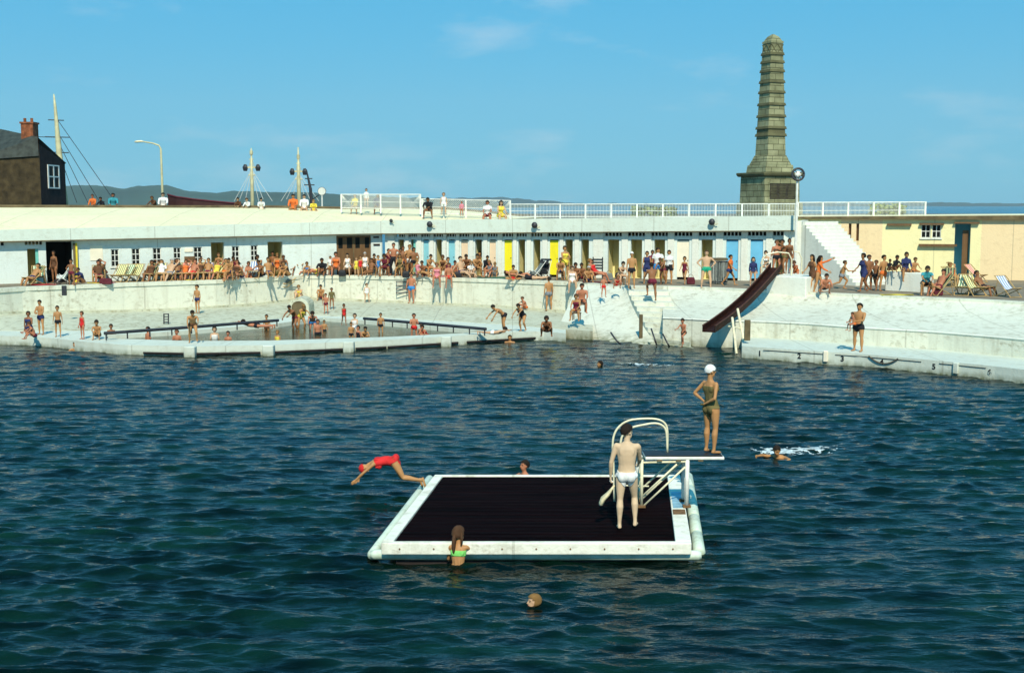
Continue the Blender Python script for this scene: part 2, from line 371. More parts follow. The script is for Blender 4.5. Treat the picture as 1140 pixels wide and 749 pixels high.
OR = [(826,385),(850,387),(920,391.5),(955,393.5),(1040,401),(1107,407.5),(1280,427)]
def L3(line, z, dense=0):
    if dense: line = resample(line, np.linspace(line[0][0], line[-1][0], dense))
    return [P(x, y, z) for x, y in line]
def down(pts, z): return [Vector((p.x, p.y, z)) for p in pts]
# sea air: one box of thin haze round the whole scene
hz = MB(); hz.box((0, 4600, 396.9), (21000, 9600, 800)); HZ = bpy.data.materials.new('haze'); HZ.use_nodes = True; nt = HZ.node_tree
nt.nodes.remove(nt.nodes['Principled BSDF']); pv = nt.nodes.new('ShaderNodeVolumePrincipled'); pv.inputs['Density'].default_value = .00007; pv.inputs['Color'].default_value = (.72,.95,1,1); pv.inputs['Anisotropy'].default_value = 0
lk(nt, pv.outputs[0], nt.nodes['Material Output'].inputs['Volume']); tag(hz.build('haze', HZ), kind='stuff')
# ground under and around everything, sea and quay
g = MB(); g.quad((-9000,-50,-3),(9000,-50,-3),(9000,70,-3),(-9000,70,-3)); tag(g.build('ground', M['quay']), kind='structure')
g = MB(); g.quad((-10400,100,-2.0),(10400,100,-2.0),(10400,9300,-2.0),(-10400,9300,-2.0)); tag(g.build('sea', M['sea']), kind='structure')
# terrace floor
Tpts = L3(TL, ZT)
tp = [(p.x, p.y+.12) for p in Tpts]
tag(poly_slab('terrace_floor', tp + [(40, 82), (-45, 82)], ZT, .25, M['paving']), kind='structure')
# white coping strip along the terrace edge
def strip_line(name, pts, w, z0, z1, m):
    mb = MB(); out = []
    for i, p in enumerate(pts):
        d = (pts[min(i+1,len(pts)-1)]-pts[max(i-1,0)]); d.z = 0; d.normalize(); out.append(Vector((-d.y, d.x, 0)))
    rows = [[Vector((p.x,p.y,z0))-n*.06 for p,n in zip(pts,out)], [Vector((p.x,p.y,z1))-n*.06 for p,n in zip(pts,out)], [Vector((p.x,p.y,z1))+n*w for p,n in zip(pts,out)], [Vector((p.x,p.y,z0))+n*w for p,n in zip(pts,out)]]
    return ruled(rows + [rows[0]], name, m)
c = strip_line('terrace_coping', L3(TL, ZT), .35, ZT-.16, ZT+.03, M['pool_paint'])
tag(c, 'white painted coping along the terrace edge above the pool wall', 'coping')
# upper wall, left
xs = np.linspace(-90, 660, 60)
T = down(L3(resample(TL, xs), ZT), ZT-.05)
Bs = [Vector((p.x, p.y, zat(p, y))) for p, (x, y) in zip(T, resample(ML, xs))]
Ap = L3(resample(AL, xs), ZL+.02)
o = ruled([T, Bs], 'upper_pool_wall', M['pool_paint']); tag(o, 'long whitewashed upper wall under the crowded terrace left of the steps', 'wall')
Bs2 = [b+(a_-b)*.05 for a_, b in zip(Ap, Bs)]; Bs2 = [Vector((p.x,p.y,b.z+.0)) for p, b in zip(Bs2, Bs)]
o = ruled([Bs, Bs2, down([Vector(p) for p in Bs2], 0)], 'lower_pool_wall', M['pool_paint'])
bpy.data.objects.remove(o)
Bs3 = [Vector((p.x, p.y, p.z-.09)) for p in Bs2]
o = ruled([Bs, Bs2, Bs3, [b+(a_-b)*.5+Vector((0,0,.05)) for a_, b in zip(Ap, Bs3)], Ap], 'sloping_apron', M['pool_stain']); tag(o, kind='structure')
o = ruled([Ap, down(Ap, -.4)], 'apron_edge', M['pool_stain']); tag(o, kind='structure')
def apron(x, y):
    "point of the sloping apron seen at x, y"
    p0 = P(x, 300, ZT); t = float(np.interp(x, xs, range(len(xs)))); i = min(int(t), len(xs)-2); f_ = t-i
    a_ = Bs3[i].lerp(Bs3[i+1], f_); b_ = Ap[i].lerp(Ap[i+1], f_); best = min((k/60 for k in range(61)), key=lambda k: abs(zat(a_.lerp(b_,k),y)-a_.lerp(b_,k).z)); q = a_.lerp(b_, best)
    return D(x, y, q.y) if False else Vector((D(x, y, q.y).x, q.y, q.z+.02+.05*min(1,2*min(best,1-best))))
# lower platform: back ledge, side pieces
OLx = np.linspace(-90, 630, 60)
Out = L3(resample(OL, OLx), ZL)
mbx = MB()
def strip(mb, A, B):
    for i in range(len(A)-1): mb.quad(A[i], A[i+1], B[i+1], B[i])
ks = [i for i, x in enumerate(OLx)]
kx0, kx1 = 118, 541
def inner(line, x): return P(x, float(np.interp(x, [p[0] for p in line], [p[1] for p in line])), ZL)
grid = sorted(set(list(OLx) + [kx0, kx1, 215, 310, 360, 410]))
def mk(line, z, xs_): return [P(x, float(np.interp(x, [p[0] for p in line], [p[1] for p in line])), z) for x in xs_]
def mbase(xs_): return [Vector((p.x, p.y+.3, ZL)) for p in mk(AL, ZL, xs_)]
gl = [x for x in grid if x <= kx0]; gm = [x for x in grid if kx0 <= x <= kx1]; gr = [x for x in grid if x >= kx1]
a = MB(); strip(a, mbase(gl), mk(OL, ZL, gl)); strip(a, mbase(gm), mk(BL, ZL, gm)); strip(a, mbase(gr), mk(OL, ZL, gr))
tag(a.build('lower_ledge', M['kerb']), kind='structure')
kb = empty('paddling_pool_kerb', (0,0,0), 0, 'long low white kerb with dark overflow slots dividing paddling pool from main pool', 'kerb')
a = MB(); strip(a, mk(IL, ZL, gm), mk(OL, ZL, gm)); a.build('kerb_top', M['kerb'], kb)
a = MB(); O_ = mk(OL, ZL, grid); strip(a, O_, down(O_, -.6)); I_ = mk(IL, ZL, gm); strip(a, I_, down(I_, -.1)); B_ = mk(BL, ZL, gm); strip(a, B_, down(B_, -.1))
a.build('kerb_face', M['kerb'], kb)
def along(line, z, x0, x1, n=8): return mk(line, z, np.linspace(x0, x1, n))
for x0, x1 in ((160,207),(219,290),(306,382),(396,430),(432,510),(520,596)):
    p = along(OL, ZL, x0, x1); a = MB()
    a.tube([Vector((q.x, q.y-.05, .09)) for q in p], .05, 5); a.build('overflow_slot', M['dark'], kb)
for x in (213, 300, 389, 497):
    p = P(x, float(np.interp(x,[q[0] for q in OL],[q[1] for q in OL])), ZL)
    a = MB(); a.box((p.x, p.y-.16, .12), (.42,.4,.56)); bevel(a.build('kerb_block', M['kerb'], kb), .03)
a = MB(); a.add([tuple(Vector((p.x,p.y,ZK))) for p in mk(BL,ZL,gm)] + [tuple(Vector((p.x,p.y,ZK))) for p in mk(IL,ZL,gm)], [(i, i+1, len(gm)+i+1, len(gm)+i) for i in range(len(gm)-1)])
tag(a.build('paddling_water', M['kidwater']), kind='structure')
# dark rails on short posts
for (pts, lab) in ((((116,373),(215,366),(310,358.5)), 'long dark hand rail behind the left half of the paddling pool'), (((405,356.5),(470,362),(541,368.3)), 'long dark hand rail behind the right half of the paddling pool')):
    r = empty('paddling_rail', (0,0,0), 0, lab, 'hand rail', 'dark rails beside the paddling pool')
    q = [P(x, y-2, ZL+.28) for x, y in pts]; a = MB(); a.tube(q, .065, 8); a.build('rail', M['dark_metal'], r)
    for i in range(len(q)-1):
        for t in (.02,.25,.5,.75,.98)[i>0:]: 
            p = q[i].lerp(q[i+1], t); a = MB(); a.tube([(p.x,p.y,ZL), (p.x,p.y,ZL+.28)], .03, 6); a.build('rail_post', M['dark_metal'], r)
# rounded buttress between ledges and steps
n = 16
topx = np.linspace(645, 700, n); botx = np.linspace(618, 730, n)
Tb = [P(x, float(np.interp(x,[645,690,700],[314.8,318.5,320.5])), ZT+.0) for x in topx]
Bb = [P(x, float(np.interp(x,[618,640,690,735],[372.5,375.5,381,384])), 0) for x in botx]
rows = []
for k in range(9):
    t = k/8; rows.append([Tb[i].lerp(Bb[i], t) + Vector((0, .25*math.sin(t*math.pi), 0)) for i in range(n)])
rows.append([Vector((p.x, p.y-.25, -.6)) for p in Bb])
o = ruled(rows, 'sloping_buttress', M['pool_paint'], smooth=True); tag(o, 'smooth whitewashed buttress with vertical streaks left of the pool steps', 'buttress')
# steps down into the water
st = empty('pool_steps', (0,0,0), 0, 'worn whitewashed concrete steps running down from terrace into the pool', 'steps')
n = 11
for k in range(n):
    t0 = k/n; t1 = (k+1)/n; z = ZT - (ZT+.05)*(k+.6)/n
    def lr(t): 
        zz = ZT*(1-t)+.0*t
        return (P(697+33*t, 320+63*t, zz), P(742+30*t, 319.8+68*t, zz))
    a0, b0 = lr(t0); a1, b1 = lr(t1); a = MB()
    vs = [(a1.x,a1.y,-.6),(b1.x,b1.y,-.6),(b0.x,b0.y,-.6),(a0.x,a0.y,-.6),(a1.x,a1.y,z),(b1.x,b1.y,z),(b0.x,b0.y,z),(a0.x,a0.y,z)]
    a.add(vs, [(3,2,1,0),(4,5,6,7),(0,1,5,4),(1,2,6,5),(2,3,7,6),(3,0,4,7)]); a.build('step', M['pool_paint'], st)
# wall at the right of the steps
xr = np.linspace(738, 1280, 34)
T = down(L3(resample(TL, xr), ZT), ZT-.05); Mm = L3(resample(MR, xr), 1.1)

def lp(A, B, t, z): return [Vector((a_.x+(b_.x-a_.x)*t, a_.y+(b_.y-a_.y)*t, z)) for a_, b_ in zip(A, B)]
o = ruled([T, lp(T,Mm,.12,1.52), lp(T,Mm,.35,1.32), lp(T,Mm,.7,1.17), Mm], 'right_upper_wall', M['pool_paint'], smooth=True); o.name = 'upper_pool_wall'; tag(o, 'whitewashed sloping upper pool wall behind and right of the slide', 'wall')
o = ruled([Mm, down(Mm, -.6)], 'lower_pool_wall', M['pool_paint']); tag(o, 'pale lower pool wall right of the slide above the numbered kerb', 'wall')
a = MB()
for i in range(len(Mm)-1):
    a.tube([Mm[i]+Vector((0,-.01,0)), Mm[i+1]+Vector((0,-.01,0))], .035, 6)
o = a.build('wall_lip', M['white']); tag(o, 'thin rounded white lip along the top of the lower right wall', 'wall lip')
xo = np.linspace(826, 1280, 30)
A = down(L3(resample(MR, xo), 1.1), .45); B = L3(resample(OR, xo), .45)
rk = empty('numbered_kerb', (0,0,0), 0, 'low weathered kerb at the right waterline painted with lane numbers', 'kerb')
o = ruled([A, B, down(B, -.6)], 'kerb', M['kerb'], rk)
a = MB(); a.add([tuple(A[0]), tuple(B[0]), (B[0].x,B[0].y,-.6), (A[0].x,A[0].y,-.6)], [(0,1,2,3)]); a.build('kerb_end', M['kerb'], rk)
def on_or(x, dy=0):
    y = float(np.interp(x,[q[0] for q in OR],[q[1] for q in OR])); p = P(x, y, .45); q = P(x+4, float(np.interp(x+4,[q[0] for q in OR],[q[1] for q in OR])), .45)
    d = (q-p); d.z = 0; d.normalize(); return p, d
def text_mesh(s, size):
    cu = bpy.data.curves.new('t','FONT'); cu.body = s; cu.size = size; cu.extrude = .006; cu.align_x = 'CENTER'; cu.offset = .008
    o = bpy.data.objects.new('t', cu); C.objects.link(o); dg = bpy.context.evaluated_depsgraph_get()
    me = bpy.data.meshes.new_from_object(o.evaluated_get(dg)); bpy.data.objects.remove(o); return me
for s, x in (('1',846),('2',890),('3',938),('4',982),('5',1040),('6',1102)):
    p, d = on_or(x); me = text_mesh(s, .27); me.materials.clear(); me.materials.append(M['black'])
    o = bpy.data.objects.new('lane_number', me); C.objects.link(o); o.parent = rk
    nrm = Vector((d.y, -d.x, 0)); o.location = (p.x+nrm.x*.012, p.y+nrm.y*.012, .14)
    o.rotation_euler = Matrix((d, (0,0,1), nrm)).transposed().to_euler()
for x0, x1 in ((850,918),(930,1026),(1046,1098)):
    a = MB(); pp = [on_or(x) for x in np.linspace(x0,x1,8)]
    a.tube([Vector((p.x+d.y*.02, p.y-d.x*.02, .36)) for p,d in pp], .012, 5); a.build('rope_line', M['rope'], rk)
p, d = on_or(984); a = MB(); 
a.tube([Vector((p.x,p.y,0))+d*(.55*t)+Vector((d.y,-d.x,0))*.05+Vector((0,0,.40-.22*(1-t*t))) for t in np.linspace(-1,1,12)], .025, 6); a.build('grab_rope', M['rope'], rk)
p, d = on_or(919); a = MB(); a.box((p.x, p.y-.03, .28), (.17,.12,.42), math.atan2(d.y,d.x)); bevel(a.build('fender_block', M['ivory_door'], rk), .03)
p, d = on_or(1064); a = MB(); a.box((p.x, p.y-.03, .25), (.2,.12,.4), math.atan2(d.y,d.x)); bevel(a.build('fender_block', M['kerb'], rk), .03)
# little things fixed to the walls
def wall_box(name, x, y0, y1, w, dist, m, label, cat, dpt=.12):
    p0 = D(x, y0, dist); p1 = D(x, y1, dist); a = MB(); a.box(((p0.x+p1.x)/2, dist, (p0.z+p1.z)/2), (w/F*dist, dpt, p0.z-p1.z)); return tag(bevel(a.build(name, m), .015), label, cat)
pb = P(713, 366, .6)
wall_box('dark_slab', 713.5, 350, 381, 4, 51.5, M['coping'], 'dark upright slab for a streak on the flank of the pool steps', 'fender')  # dark slab standing in for a streak on the flank
wall_box('dark_slab', 832, 356, 379, 6.5, 46.95, M['coping'], 'dark olive slab for a drain opening beside the slide legs at the kerb end', 'fender')  # dark slab standing in for a drain opening
wall_box('bag', 71.5, 318, 329, 5, 54.9, M['dark_metal'], 'dark bag hanging over the terrace edge at far left', 'bag')
for i, (x0,y0,x1,y1,lab) in enumerate(((680,370,691,383,'curved dark grab handle on the smooth buttress at the waterline'),(725,366,731,384,'left iron grab handle at the foot of the pool steps'),(738,372,745,385,'right iron grab handle at the foot of the pool steps'))):
    p0 = D(x0,y0,50.2); p1 = D(x1,y1,49.9); a = MB()
    a.tube([p0.lerp(p1,t)+Vector((0,-.25*math.sin(t*math.pi),-.05*math.sin(t*math.pi))) for t in np.linspace(0,1,9)], .035, 8)
    tag(a.build('grab_handle', M['dark_metal']), lab, 'grab handle')
for x, y0, y1, dist, lab in ((185,349,362,apron(185,361).y,'rusty iron ladder plate on the stained wall behind the paddling pool'),):
    a = MB(); p0 = D(x-2.5,y0,dist); p1=D(x-2.5,y1,dist); w = 5/F*dist
    a.tube([p0,p1],.03,6); a.tube([p0+Vector((w,0,0)),p1+Vector((w,0,0))],.03,6)
    for t in np.linspace(.05,.95,5): q=p0.lerp(p1,t); a.tube([q,q+Vector((w,0,0))],.025,6)
    tag(a.build('wall_ladder', M['dark_metal']), lab, 'ladder')
lad = empty('rung_ladder', (0,0,0), 0, 'iron rungs let into the upper wall left of the man in blue trunks', 'ladder')
for y in (314,318,322,326):
    d_ = P(448,308.4,ZT).y-.12; p0 = D(441,y,d_); p1 = D(455,y,d_); a = MB(); a.tube([p0+Vector((0,.5,0)),p0,p1,p1+Vector((0,.5,0))], .03, 6); a.build('rung', M['dark_metal'], lad)
# ------------------------------------------------------------------ cabin buildings
def isect(x, A, B):
    "where the sight column x meets the plan line A-B"
    d = ray(x, 300); k = d.x/d.y
    # point = A + s(B-A), X = k*Y
    s = (k*A.y - A.x)/((B.x-A.x) - k*(B.y-A.y)); return s
class Facade:
    def __init__(s, x0, y0, x1, y1, fb, ft):
        s.A = P(x0, y0, ZT); s.B = P(x1, y1, ZT); s.L = ((s.B-s.A).xy).length
        s.d = (s.B-s.A).normalized(); s.n = Vector((-s.d.y, s.d.x, 0))    # n points into the building
        s.rz = math.atan2(s.d.y, s.d.x)
        s.fb = (zat(s.A, fb[0]), zat(s.B, fb[1])); s.ft = (zat(s.A, ft[0]), zat(s.B, ft[1]))
    def u(s, x): return isect(x, s.A, s.B)*s.L
    def pt(s, u, w=0, z=0): p = s.A + s.d*u + s.n*w; return Vector((p.x, p.y, z))
    def z(s, x, y): return zat(s.pt(s.u(x)), y)
    def top(s, u): return s.fb[0] + (s.fb[1]-s.fb[0])*u/s.L
    def box(s, mb, u0, u1, w0, w1, z0, z1, mi=0):
        vs = [s.pt(u, w, z) for z in (z0, z1) for u, w in ((u0,w0),(u1,w0),(u1,w1),(u0,w1))]
        return mb.add(vs, [(3,2,1,0),(4,5,6,7),(0,1,5,4),(1,2,6,5),(2,3,7,6),(3,0,4,7)], mi)
    def sbox(s, mb, u0, u1, w0, w1, z0, zt, mi=0):
        vs = [s.pt(u, w, z0) for u, w in ((u0,w0),(u1,w0),(u1,w1),(u0,w1))] + [s.pt(u, w, zt(u)) for u, w in ((u0,w0),(u1,w0),(u1,w1),(u0,w1))]
        return mb.add(vs, [(3,2,1,0),(4,5,6,7),(0,1,5,4),(1,2,6,5),(2,3,7,6),(3,0,4,7)], mi)
def wall_mesh(f, ops, u0=0, u1=None, th=.22):
    "facade wall with real openings; ops = (u0,u1,z0,z1) lists, several may share a column"
    u1 = u1 or f.L; mb = MB(); ops = sorted(ops)
    cuts = sorted(set([u0, u1] + [o[0] for o in ops] + [o[1] for o in ops]))
    for a, b in zip(cuts[:-1], cuts[1:]):
        if b-a < 1e-4: continue
        mid = (a+b)/2; here = sorted([o for o in ops if o[0] < mid < o[1]], key=lambda o: o[2]); z = ZT-.1
        for o in here:
            if o[2] > z+.01: f.box(mb, a, b, 0, th, z, o[2])
            z = o[3]
        f.sbox(mb, a, b, 0, th, z, f.top)
    return mb
FA = Facade(-70, 318, 426, 304.8, (271,260.6), (258,246.2))
FC = Facade(429, 304.8, 886, 313.5, (260.5,257), (245.6,240))
pav = empty('bathing_pavilion', FA.A, 0, 'long low white bathing pavilion with small windows and cream roof, left part', 'pavilion')
cab = empty('changing_cabins', FC.A, 0, 'long row of white changing cabins with blue, yellow and peach doors', 'cabins')
def reparent(o, r): o.parent = r; o.matrix_parent_inverse = Matrix.Translation(-r.location); return o
def bpart(mb, name, m, root, **k): return reparent(mb.build(name, m, None, **k), root)
def window(f, x0, x1, y0, y1, root, cols=2, rws=3):
    u0, u1 = f.u(x0), f.u(x1); xm = (x0+x1)/2; z1 = f.z(xm, y0); z0 = f.z(xm, y1)
    a = MB(); b_ = .04; w0, w1 = .05, .11
    f.box(a, u0, u0+b_, w0, w1, z0, z1); f.box(a, u1-b_, u1, w0, w1, z0, z1); f.box(a, u0+b_, u1-b_, w0, w1, z1-b_, z1); f.box(a, u0+b_, u1-b_, w0, w1, z0, z0+b_)
    for i in range(1, cols): m_ = u0+(u1-u0)*i/cols; f.box(a, m_-.02, m_+.02, w0+.01, w1-.01, z0+b_, z1-b_)
    for j in range(1, rws):
        m_ = z0+(z1-z0)*j/rws
        for i in range(cols):
            f.box(a, u0+(u1-u0)*i/cols+.022, u0+(u1-u0)*(i+1)/cols-.022, w0+.01, w1-.01, m_-.018, m_+.018)
    fr = bpart(a, 'window', M['white_metal'], root)
    g_ = MB(); f.box(g_, u0+.01, u1-.01, .088, .096, z0+.01, z1-.01); g2 = g_.build('pane', M['glass']); g2.parent = fr
    s_ = MB(); f.box(s_, u0-.06, u1+.06, -.06, .04, z0-.07, z0); s2 = s_.build('sill', M['white']); s2.parent = fr
    return (u0, u1, z0, z1)
def transom(f, x0, x1, y0, y1, root, bars=5, m='white_metal'):
    u0, u1 = f.u(x0), f.u(x1); xm = (x0+x1)/2; z1 = f.z(xm, y0); z0 = f.z(xm, y1)
    a = MB(); z1 = min(z1, f.top((u0+u1)/2)-.01)
    for i in range(bars+1):
        u = u0+(u1-u0)*i/bars; f.box(a, u-.022, u+.022, .03, .10, z0, z1)
    f.box(a, u0, u1, .035, .095, z0, z0+.04)
    bpart(a, 'vent_grille', M[m], root); return (u0, u1, z0, z1)
ops = []
for x0,x1,y0,y1 in ((124,133,277.5,297),(147,156.5,276.5,296),(170.5,180,276,295),(193.5,202,275.5,293.5),(216,225.5,275,292.5),(258.5,267,274,291.5),(279.5,287.5,273,290.5)):
    ops.append(window(FA, x0,x1,y0,y1, pav))
def door_hole(f, x0, x1, y): return (f.u(x0), f.u(x1), ZT-.1+.1, f.z((x0+x1)/2, y))
dh = [door_hole(FA, 31,43.5,277), door_hole(FA, 52,81,269), door_hole(FA,235.5,250,270), door_hole(FA,298.5,315,269.3), door_hole(FA,375,413.5,262.3)]
dh += [door_hole(FA,-14,-2,278), door_hole(FA,-44,-31,279)]
ops += dh
ops.append(transom(FA, 28.5,48.5,269,273.5, pav)); ops.append(transom(FA, -16,6,270,274.5, pav)); ops.append(transom(FA, -47,-26,271,275, pav))
bpart(wall_mesh(FA, ops), 'wall', M['white_blue'], pav)
# rooms behind the openings
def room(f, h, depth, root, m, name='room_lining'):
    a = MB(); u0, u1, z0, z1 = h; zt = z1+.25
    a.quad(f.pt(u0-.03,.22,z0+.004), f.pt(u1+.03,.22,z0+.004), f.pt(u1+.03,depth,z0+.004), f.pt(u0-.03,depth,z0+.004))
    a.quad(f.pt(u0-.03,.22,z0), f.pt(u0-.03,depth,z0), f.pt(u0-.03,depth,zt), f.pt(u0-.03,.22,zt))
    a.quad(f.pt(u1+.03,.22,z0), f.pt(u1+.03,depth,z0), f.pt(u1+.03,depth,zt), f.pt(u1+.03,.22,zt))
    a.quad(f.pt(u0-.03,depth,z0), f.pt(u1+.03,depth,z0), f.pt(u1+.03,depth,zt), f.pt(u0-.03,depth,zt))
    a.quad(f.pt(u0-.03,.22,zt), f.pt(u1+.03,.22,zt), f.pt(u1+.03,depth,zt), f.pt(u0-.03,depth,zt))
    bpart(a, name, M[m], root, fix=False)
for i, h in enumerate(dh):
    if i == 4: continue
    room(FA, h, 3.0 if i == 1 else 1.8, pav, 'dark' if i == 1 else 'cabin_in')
a = MB(); FA.box(a, FA.u(40.2), FA.u(43.4), .06, .1, ZT+.02, FA.z(41,277.2)); bpart(a, 'door', M['teal_door'], pav)
a = MB(); FA.box(a, FA.u(82.6), FA.u(86.5), -.18, 0, ZT, FA.z(84,270.5)); bpart(a, 'pier', M['yellow'], pav); 
a = MB(); FA.box(a, FA.u(81.5), FA.u(84), -.23, -.19, FA.z(84,306), FA.z(84,270.6)); bpart(a, 'drain_pipe', M['coping'], pav)
# wide brown doors
a = MB(); u0, u1, z0, z1 = dh[4]; zs = FA.z(394, 276.5); holes = []
for x0, x1 in ((377.5,382.5),(387,393),(396.5,401.5),(407,412)): holes.append((FA.u(x0), FA.u(x1)))
FA.box(a, u0, u1, .08, .13, z0+.02, zs)
zh = FA.z(394, 264.5); cuts = [u0] + [q for h in holes for q in h] + [u1]
for i in range(0, len(cuts), 2): FA.box(a, cuts[i], cuts[i+1], .08, .13, zs, z1)
for h in holes: FA.box(a, h[0], h[1], .08, .13, zh, z1)
gd = bpart(a, 'boarded_doors', M['brown'], pav)
for h in holes:
    g_ = MB(); FA.box(g_, h[0], h[1], .10, .11, zs, zh); g2 = g_.build('pane', M['glass']); g2.parent = gd
for q in (.5,):
    g_ = MB(); FA.box(g_, (u0+u1)/2-.03, (u0+u1)/2+.03, .05, .079, z0+.02, z1); bpart(g_, 'door_rail', M['coping'], pav)
# boards hung on the front
def board(f, x0, x1, y0, y1, m, label, cat, root=None, w=-.05, name='notice_board'):
    u0, u1 = f.u(x0), f.u(x1); xm=(x0+x1)/2; a = MB(); f.box(a, u0, u1, w, -.004, f.z(xm,y1), f.z(xm,y0)); o = a.build(name, M[m])
    return tag(o, label, cat)
board(FA, 206,215,276.5,280.5, 'ivory_door', 'small cream notice board between two pavilion windows', 'notice board')
board(FA, 205.5,217,285.5,299, 'brown', 'brown timber board leaning on pavilion wall between two windows', 'board', w=-.12, name='timber_board')
board(FA, 416,422,263.3,265, 'dark', 'upper of two narrow dark signs right of the brown doors', 'sign', name='wall_sign')
board(FA, 416,423,271.5,273.3, 'dark', 'lower of two narrow dark signs right of the brown doors', 'sign', name='wall_sign')
board(FA, 101,115,273.5,290, 'ivory_door', 'large pale cream panel on the pavilion wall above a deckchair', 'panel', name='wall_panel', w=-.03)
# cabins
DOORS = [(443.5,450,'open'),(457.5,463,'ajar'),(471.5,477.5,'teal2'),(485,492,'open'),(499.5,506.5,'teal2'),(513.5,521,'peach'),(529,536.5,'open'),(545,552,'peach'),(561.5,570,'yellow'),
 (577,584.5,'open'),(593.5,601.5,'open'),(612,621.5,'yellow'),(629,637.5,'open'),(647,655.5,'open'),(676.5,689,'open'),(702,714.5,'open'),(728,740,'open'),(753.5,767,'ivory'),(780.5,793,'open'),
 (808,821.5,'blue'),(835,849,'blue'),(863,876.5,'open')]
ops = []; opens = []
for i, (x0,x1,k) in enumerate(DOORS):
    xm = (x0+x1)/2; h = door_hole(FC, x0, x1, 266.8)
    z1 = FC.z(xm, 266.8); h = (h[0], h[1], ZT, z1); ops.append(h)
    g_ = 3 if xm < 660 else 4.5
    yt = float(np.interp(xm,[429,886],[261.2,257.8])); yb = float(np.interp(xm,[429,886],[264.6,263.2]))
    ops.append(transom(FC, x0-g_*.8, x1+g_*.8, yt, yb, cab, 4 if xm < 660 else 5))
    if k in ('open','ajar'): opens.append(h)
    if k == 'ajar': a = MB(); FC.box(a, FC.u(460), FC.u(462.8), .08, .12, ZT+.03, z1-.01); bpart(a, 'door', M['teal_door'], cab)
    elif k != 'open':
        a = MB(); FC.box(a, h[0], h[1], .07, .11, ZT+.12, z1-.06); 
        dd = bpart(a, 'door', M[{'teal2':'pale_blue_door','blue':'blue_door','peach':'peach_door','yellow':'yellow_door','ivory':'ivory_door'}[k]], cab)
        a = MB(); a.tube([FC.pt(h[1]-.08,.03,ZT+1.0), FC.pt(h[1]-.08,.07,ZT+1.0)], .025, 6); hh = a.build('handle', M['dark_metal']); hh.parent = dd
bpart(wall_mesh(FC, ops), 'wall', M['white_blue'], cab)
# pilasters: a shallow white pier between each two doors
a = MB(); es = [429]+[v for d_ in DOORS for v in (d_[0], d_[1])]+[886]
for i in range(0, len(es), 2):
    p0, p1 = es[i], es[i+1]; w_ = (p1-p0)
    if w_ > 2.5: FC.sbox(a, FC.u(p0+w_*.24), FC.u(p1-w_*.24), -.07, -.002, ZT, FC.top)
bpart(a, 'piers', M['white'], cab)
for h in opens + [(FC.u(471.5)-.0, FC.u(477.5), ZT, 4.0)][:0]: room(FC, h, 1.35, cab, 'cabin_in', 'cabin_lining')
f = FC
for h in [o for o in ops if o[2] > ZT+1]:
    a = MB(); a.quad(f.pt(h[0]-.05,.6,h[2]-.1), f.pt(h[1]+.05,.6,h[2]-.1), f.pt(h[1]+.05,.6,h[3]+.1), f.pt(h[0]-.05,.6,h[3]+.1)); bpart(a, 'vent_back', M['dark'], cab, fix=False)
# solid bodies behind (close the rooms), fascia and roofs
def fascia(f, root, out=.38):
    vs = [f.pt(0,-out,f.fb[0]), f.pt(f.L,-out,f.fb[1]), f.pt(f.L,.3,f.fb[1]), f.pt(0,.3,f.fb[0]), f.pt(0,-out,f.ft[0]), f.pt(f.L,-out,f.ft[1]), f.pt(f.L,.3,f.ft[1]), f.pt(0,.3,f.ft[0])]
    a = MB(); a.add(vs, [(3,2,1,0),(4,5,6,7),(0,1,5,4),(1,2,6,5),(2,3,7,6),(3,0,4,7)]); return bpart(a, 'fascia', M['fascia'], root)
fascia(FA, pav); fascia(FC, cab)
a = MB(); a.tube([FA.pt(.1,-.42,FA.fb[0]+.02), FA.pt(FA.L-.1,-.42,FA.fb[1]+.02)], .035, 6); bpart(a, 'fascia_shade_line', M['coping'], pav)  # dark tubes draw the shadow line along the fascia bottom
a = MB(); a.tube([FC.pt(.1,-.42,FC.fb[0]+.01), FC.pt(FC.L-.1,-.42,FC.fb[1]+.01)], .03, 6); bpart(a, 'fascia_shade_line', M['coping'], cab)
# cream sloping roof over the pavilion, running out above the cabins
RD = 7.5
def ridge_y(x): return float(np.interp(x, [-80,28,360,440,480,530,560], [231,231,231.5,233,235.8,240.6,242]))
xs_ = list(np.linspace(-70, 426, 14)); fr = []; bk = []
for x in xs_:
    u = FA.u(x); fr.append(FA.pt(u, .25, FA.ft[0]+(FA.ft[1]-FA.ft[0])*u/FA.L-.01)); q = FA.pt(u, RD); bk.append(Vector((q.x, q.y, zat(q, ridge_y(x)))))
mid = [f_.lerp(b, .5)+Vector((0,0,.10)) for f_, b in zip(fr, bk)]
a = MB()
def skin(a, rows):
    n = len(rows[0]); vs = [p for r in rows for p in r]; fs = []
    for i in range(len(rows)-1):
        for j in range(n-1): fs.append((i*n+j, i*n+j+1, (i+1)*n+j+1, (i+1)*n+j))
    a.add(vs, fs)
skin(a, [fr, mid, bk, down(bk, 4.0)]); bpart(a, 'roof', M['roof'], pav)
a = MB(); a.tube([p+Vector((0,.05,.03)) for p in bk], .13, 6); bpart(a, 'ridge_coping', M['coping'], pav)
xs2 = [426,440,455,470,485,500,515,530,545,560]; fr2 = []; bk2 = []
for x in xs2:
    u = max(0.0, FC.u(x)); fr2.append(FC.pt(u, .25, FC.ft[0]+(FC.ft[1]-FC.ft[0])*u/FC.L-.012)); q = FC.pt(u, RD); bk2.append(Vector((q.x, q.y, max(FC.ft[0]-.15, zat(q, ridge_y(x))))))
bk2[0] = bk[-1].copy(); a = MB(); mid2 = [f_.lerp(b, .5)+Vector((0,0,.10*(1-i/9))) for i, (f_, b) in enumerate(zip(fr2, bk2))]; mid2[0] = mid[-1].copy(); fr2[0] = fr[-1].copy()
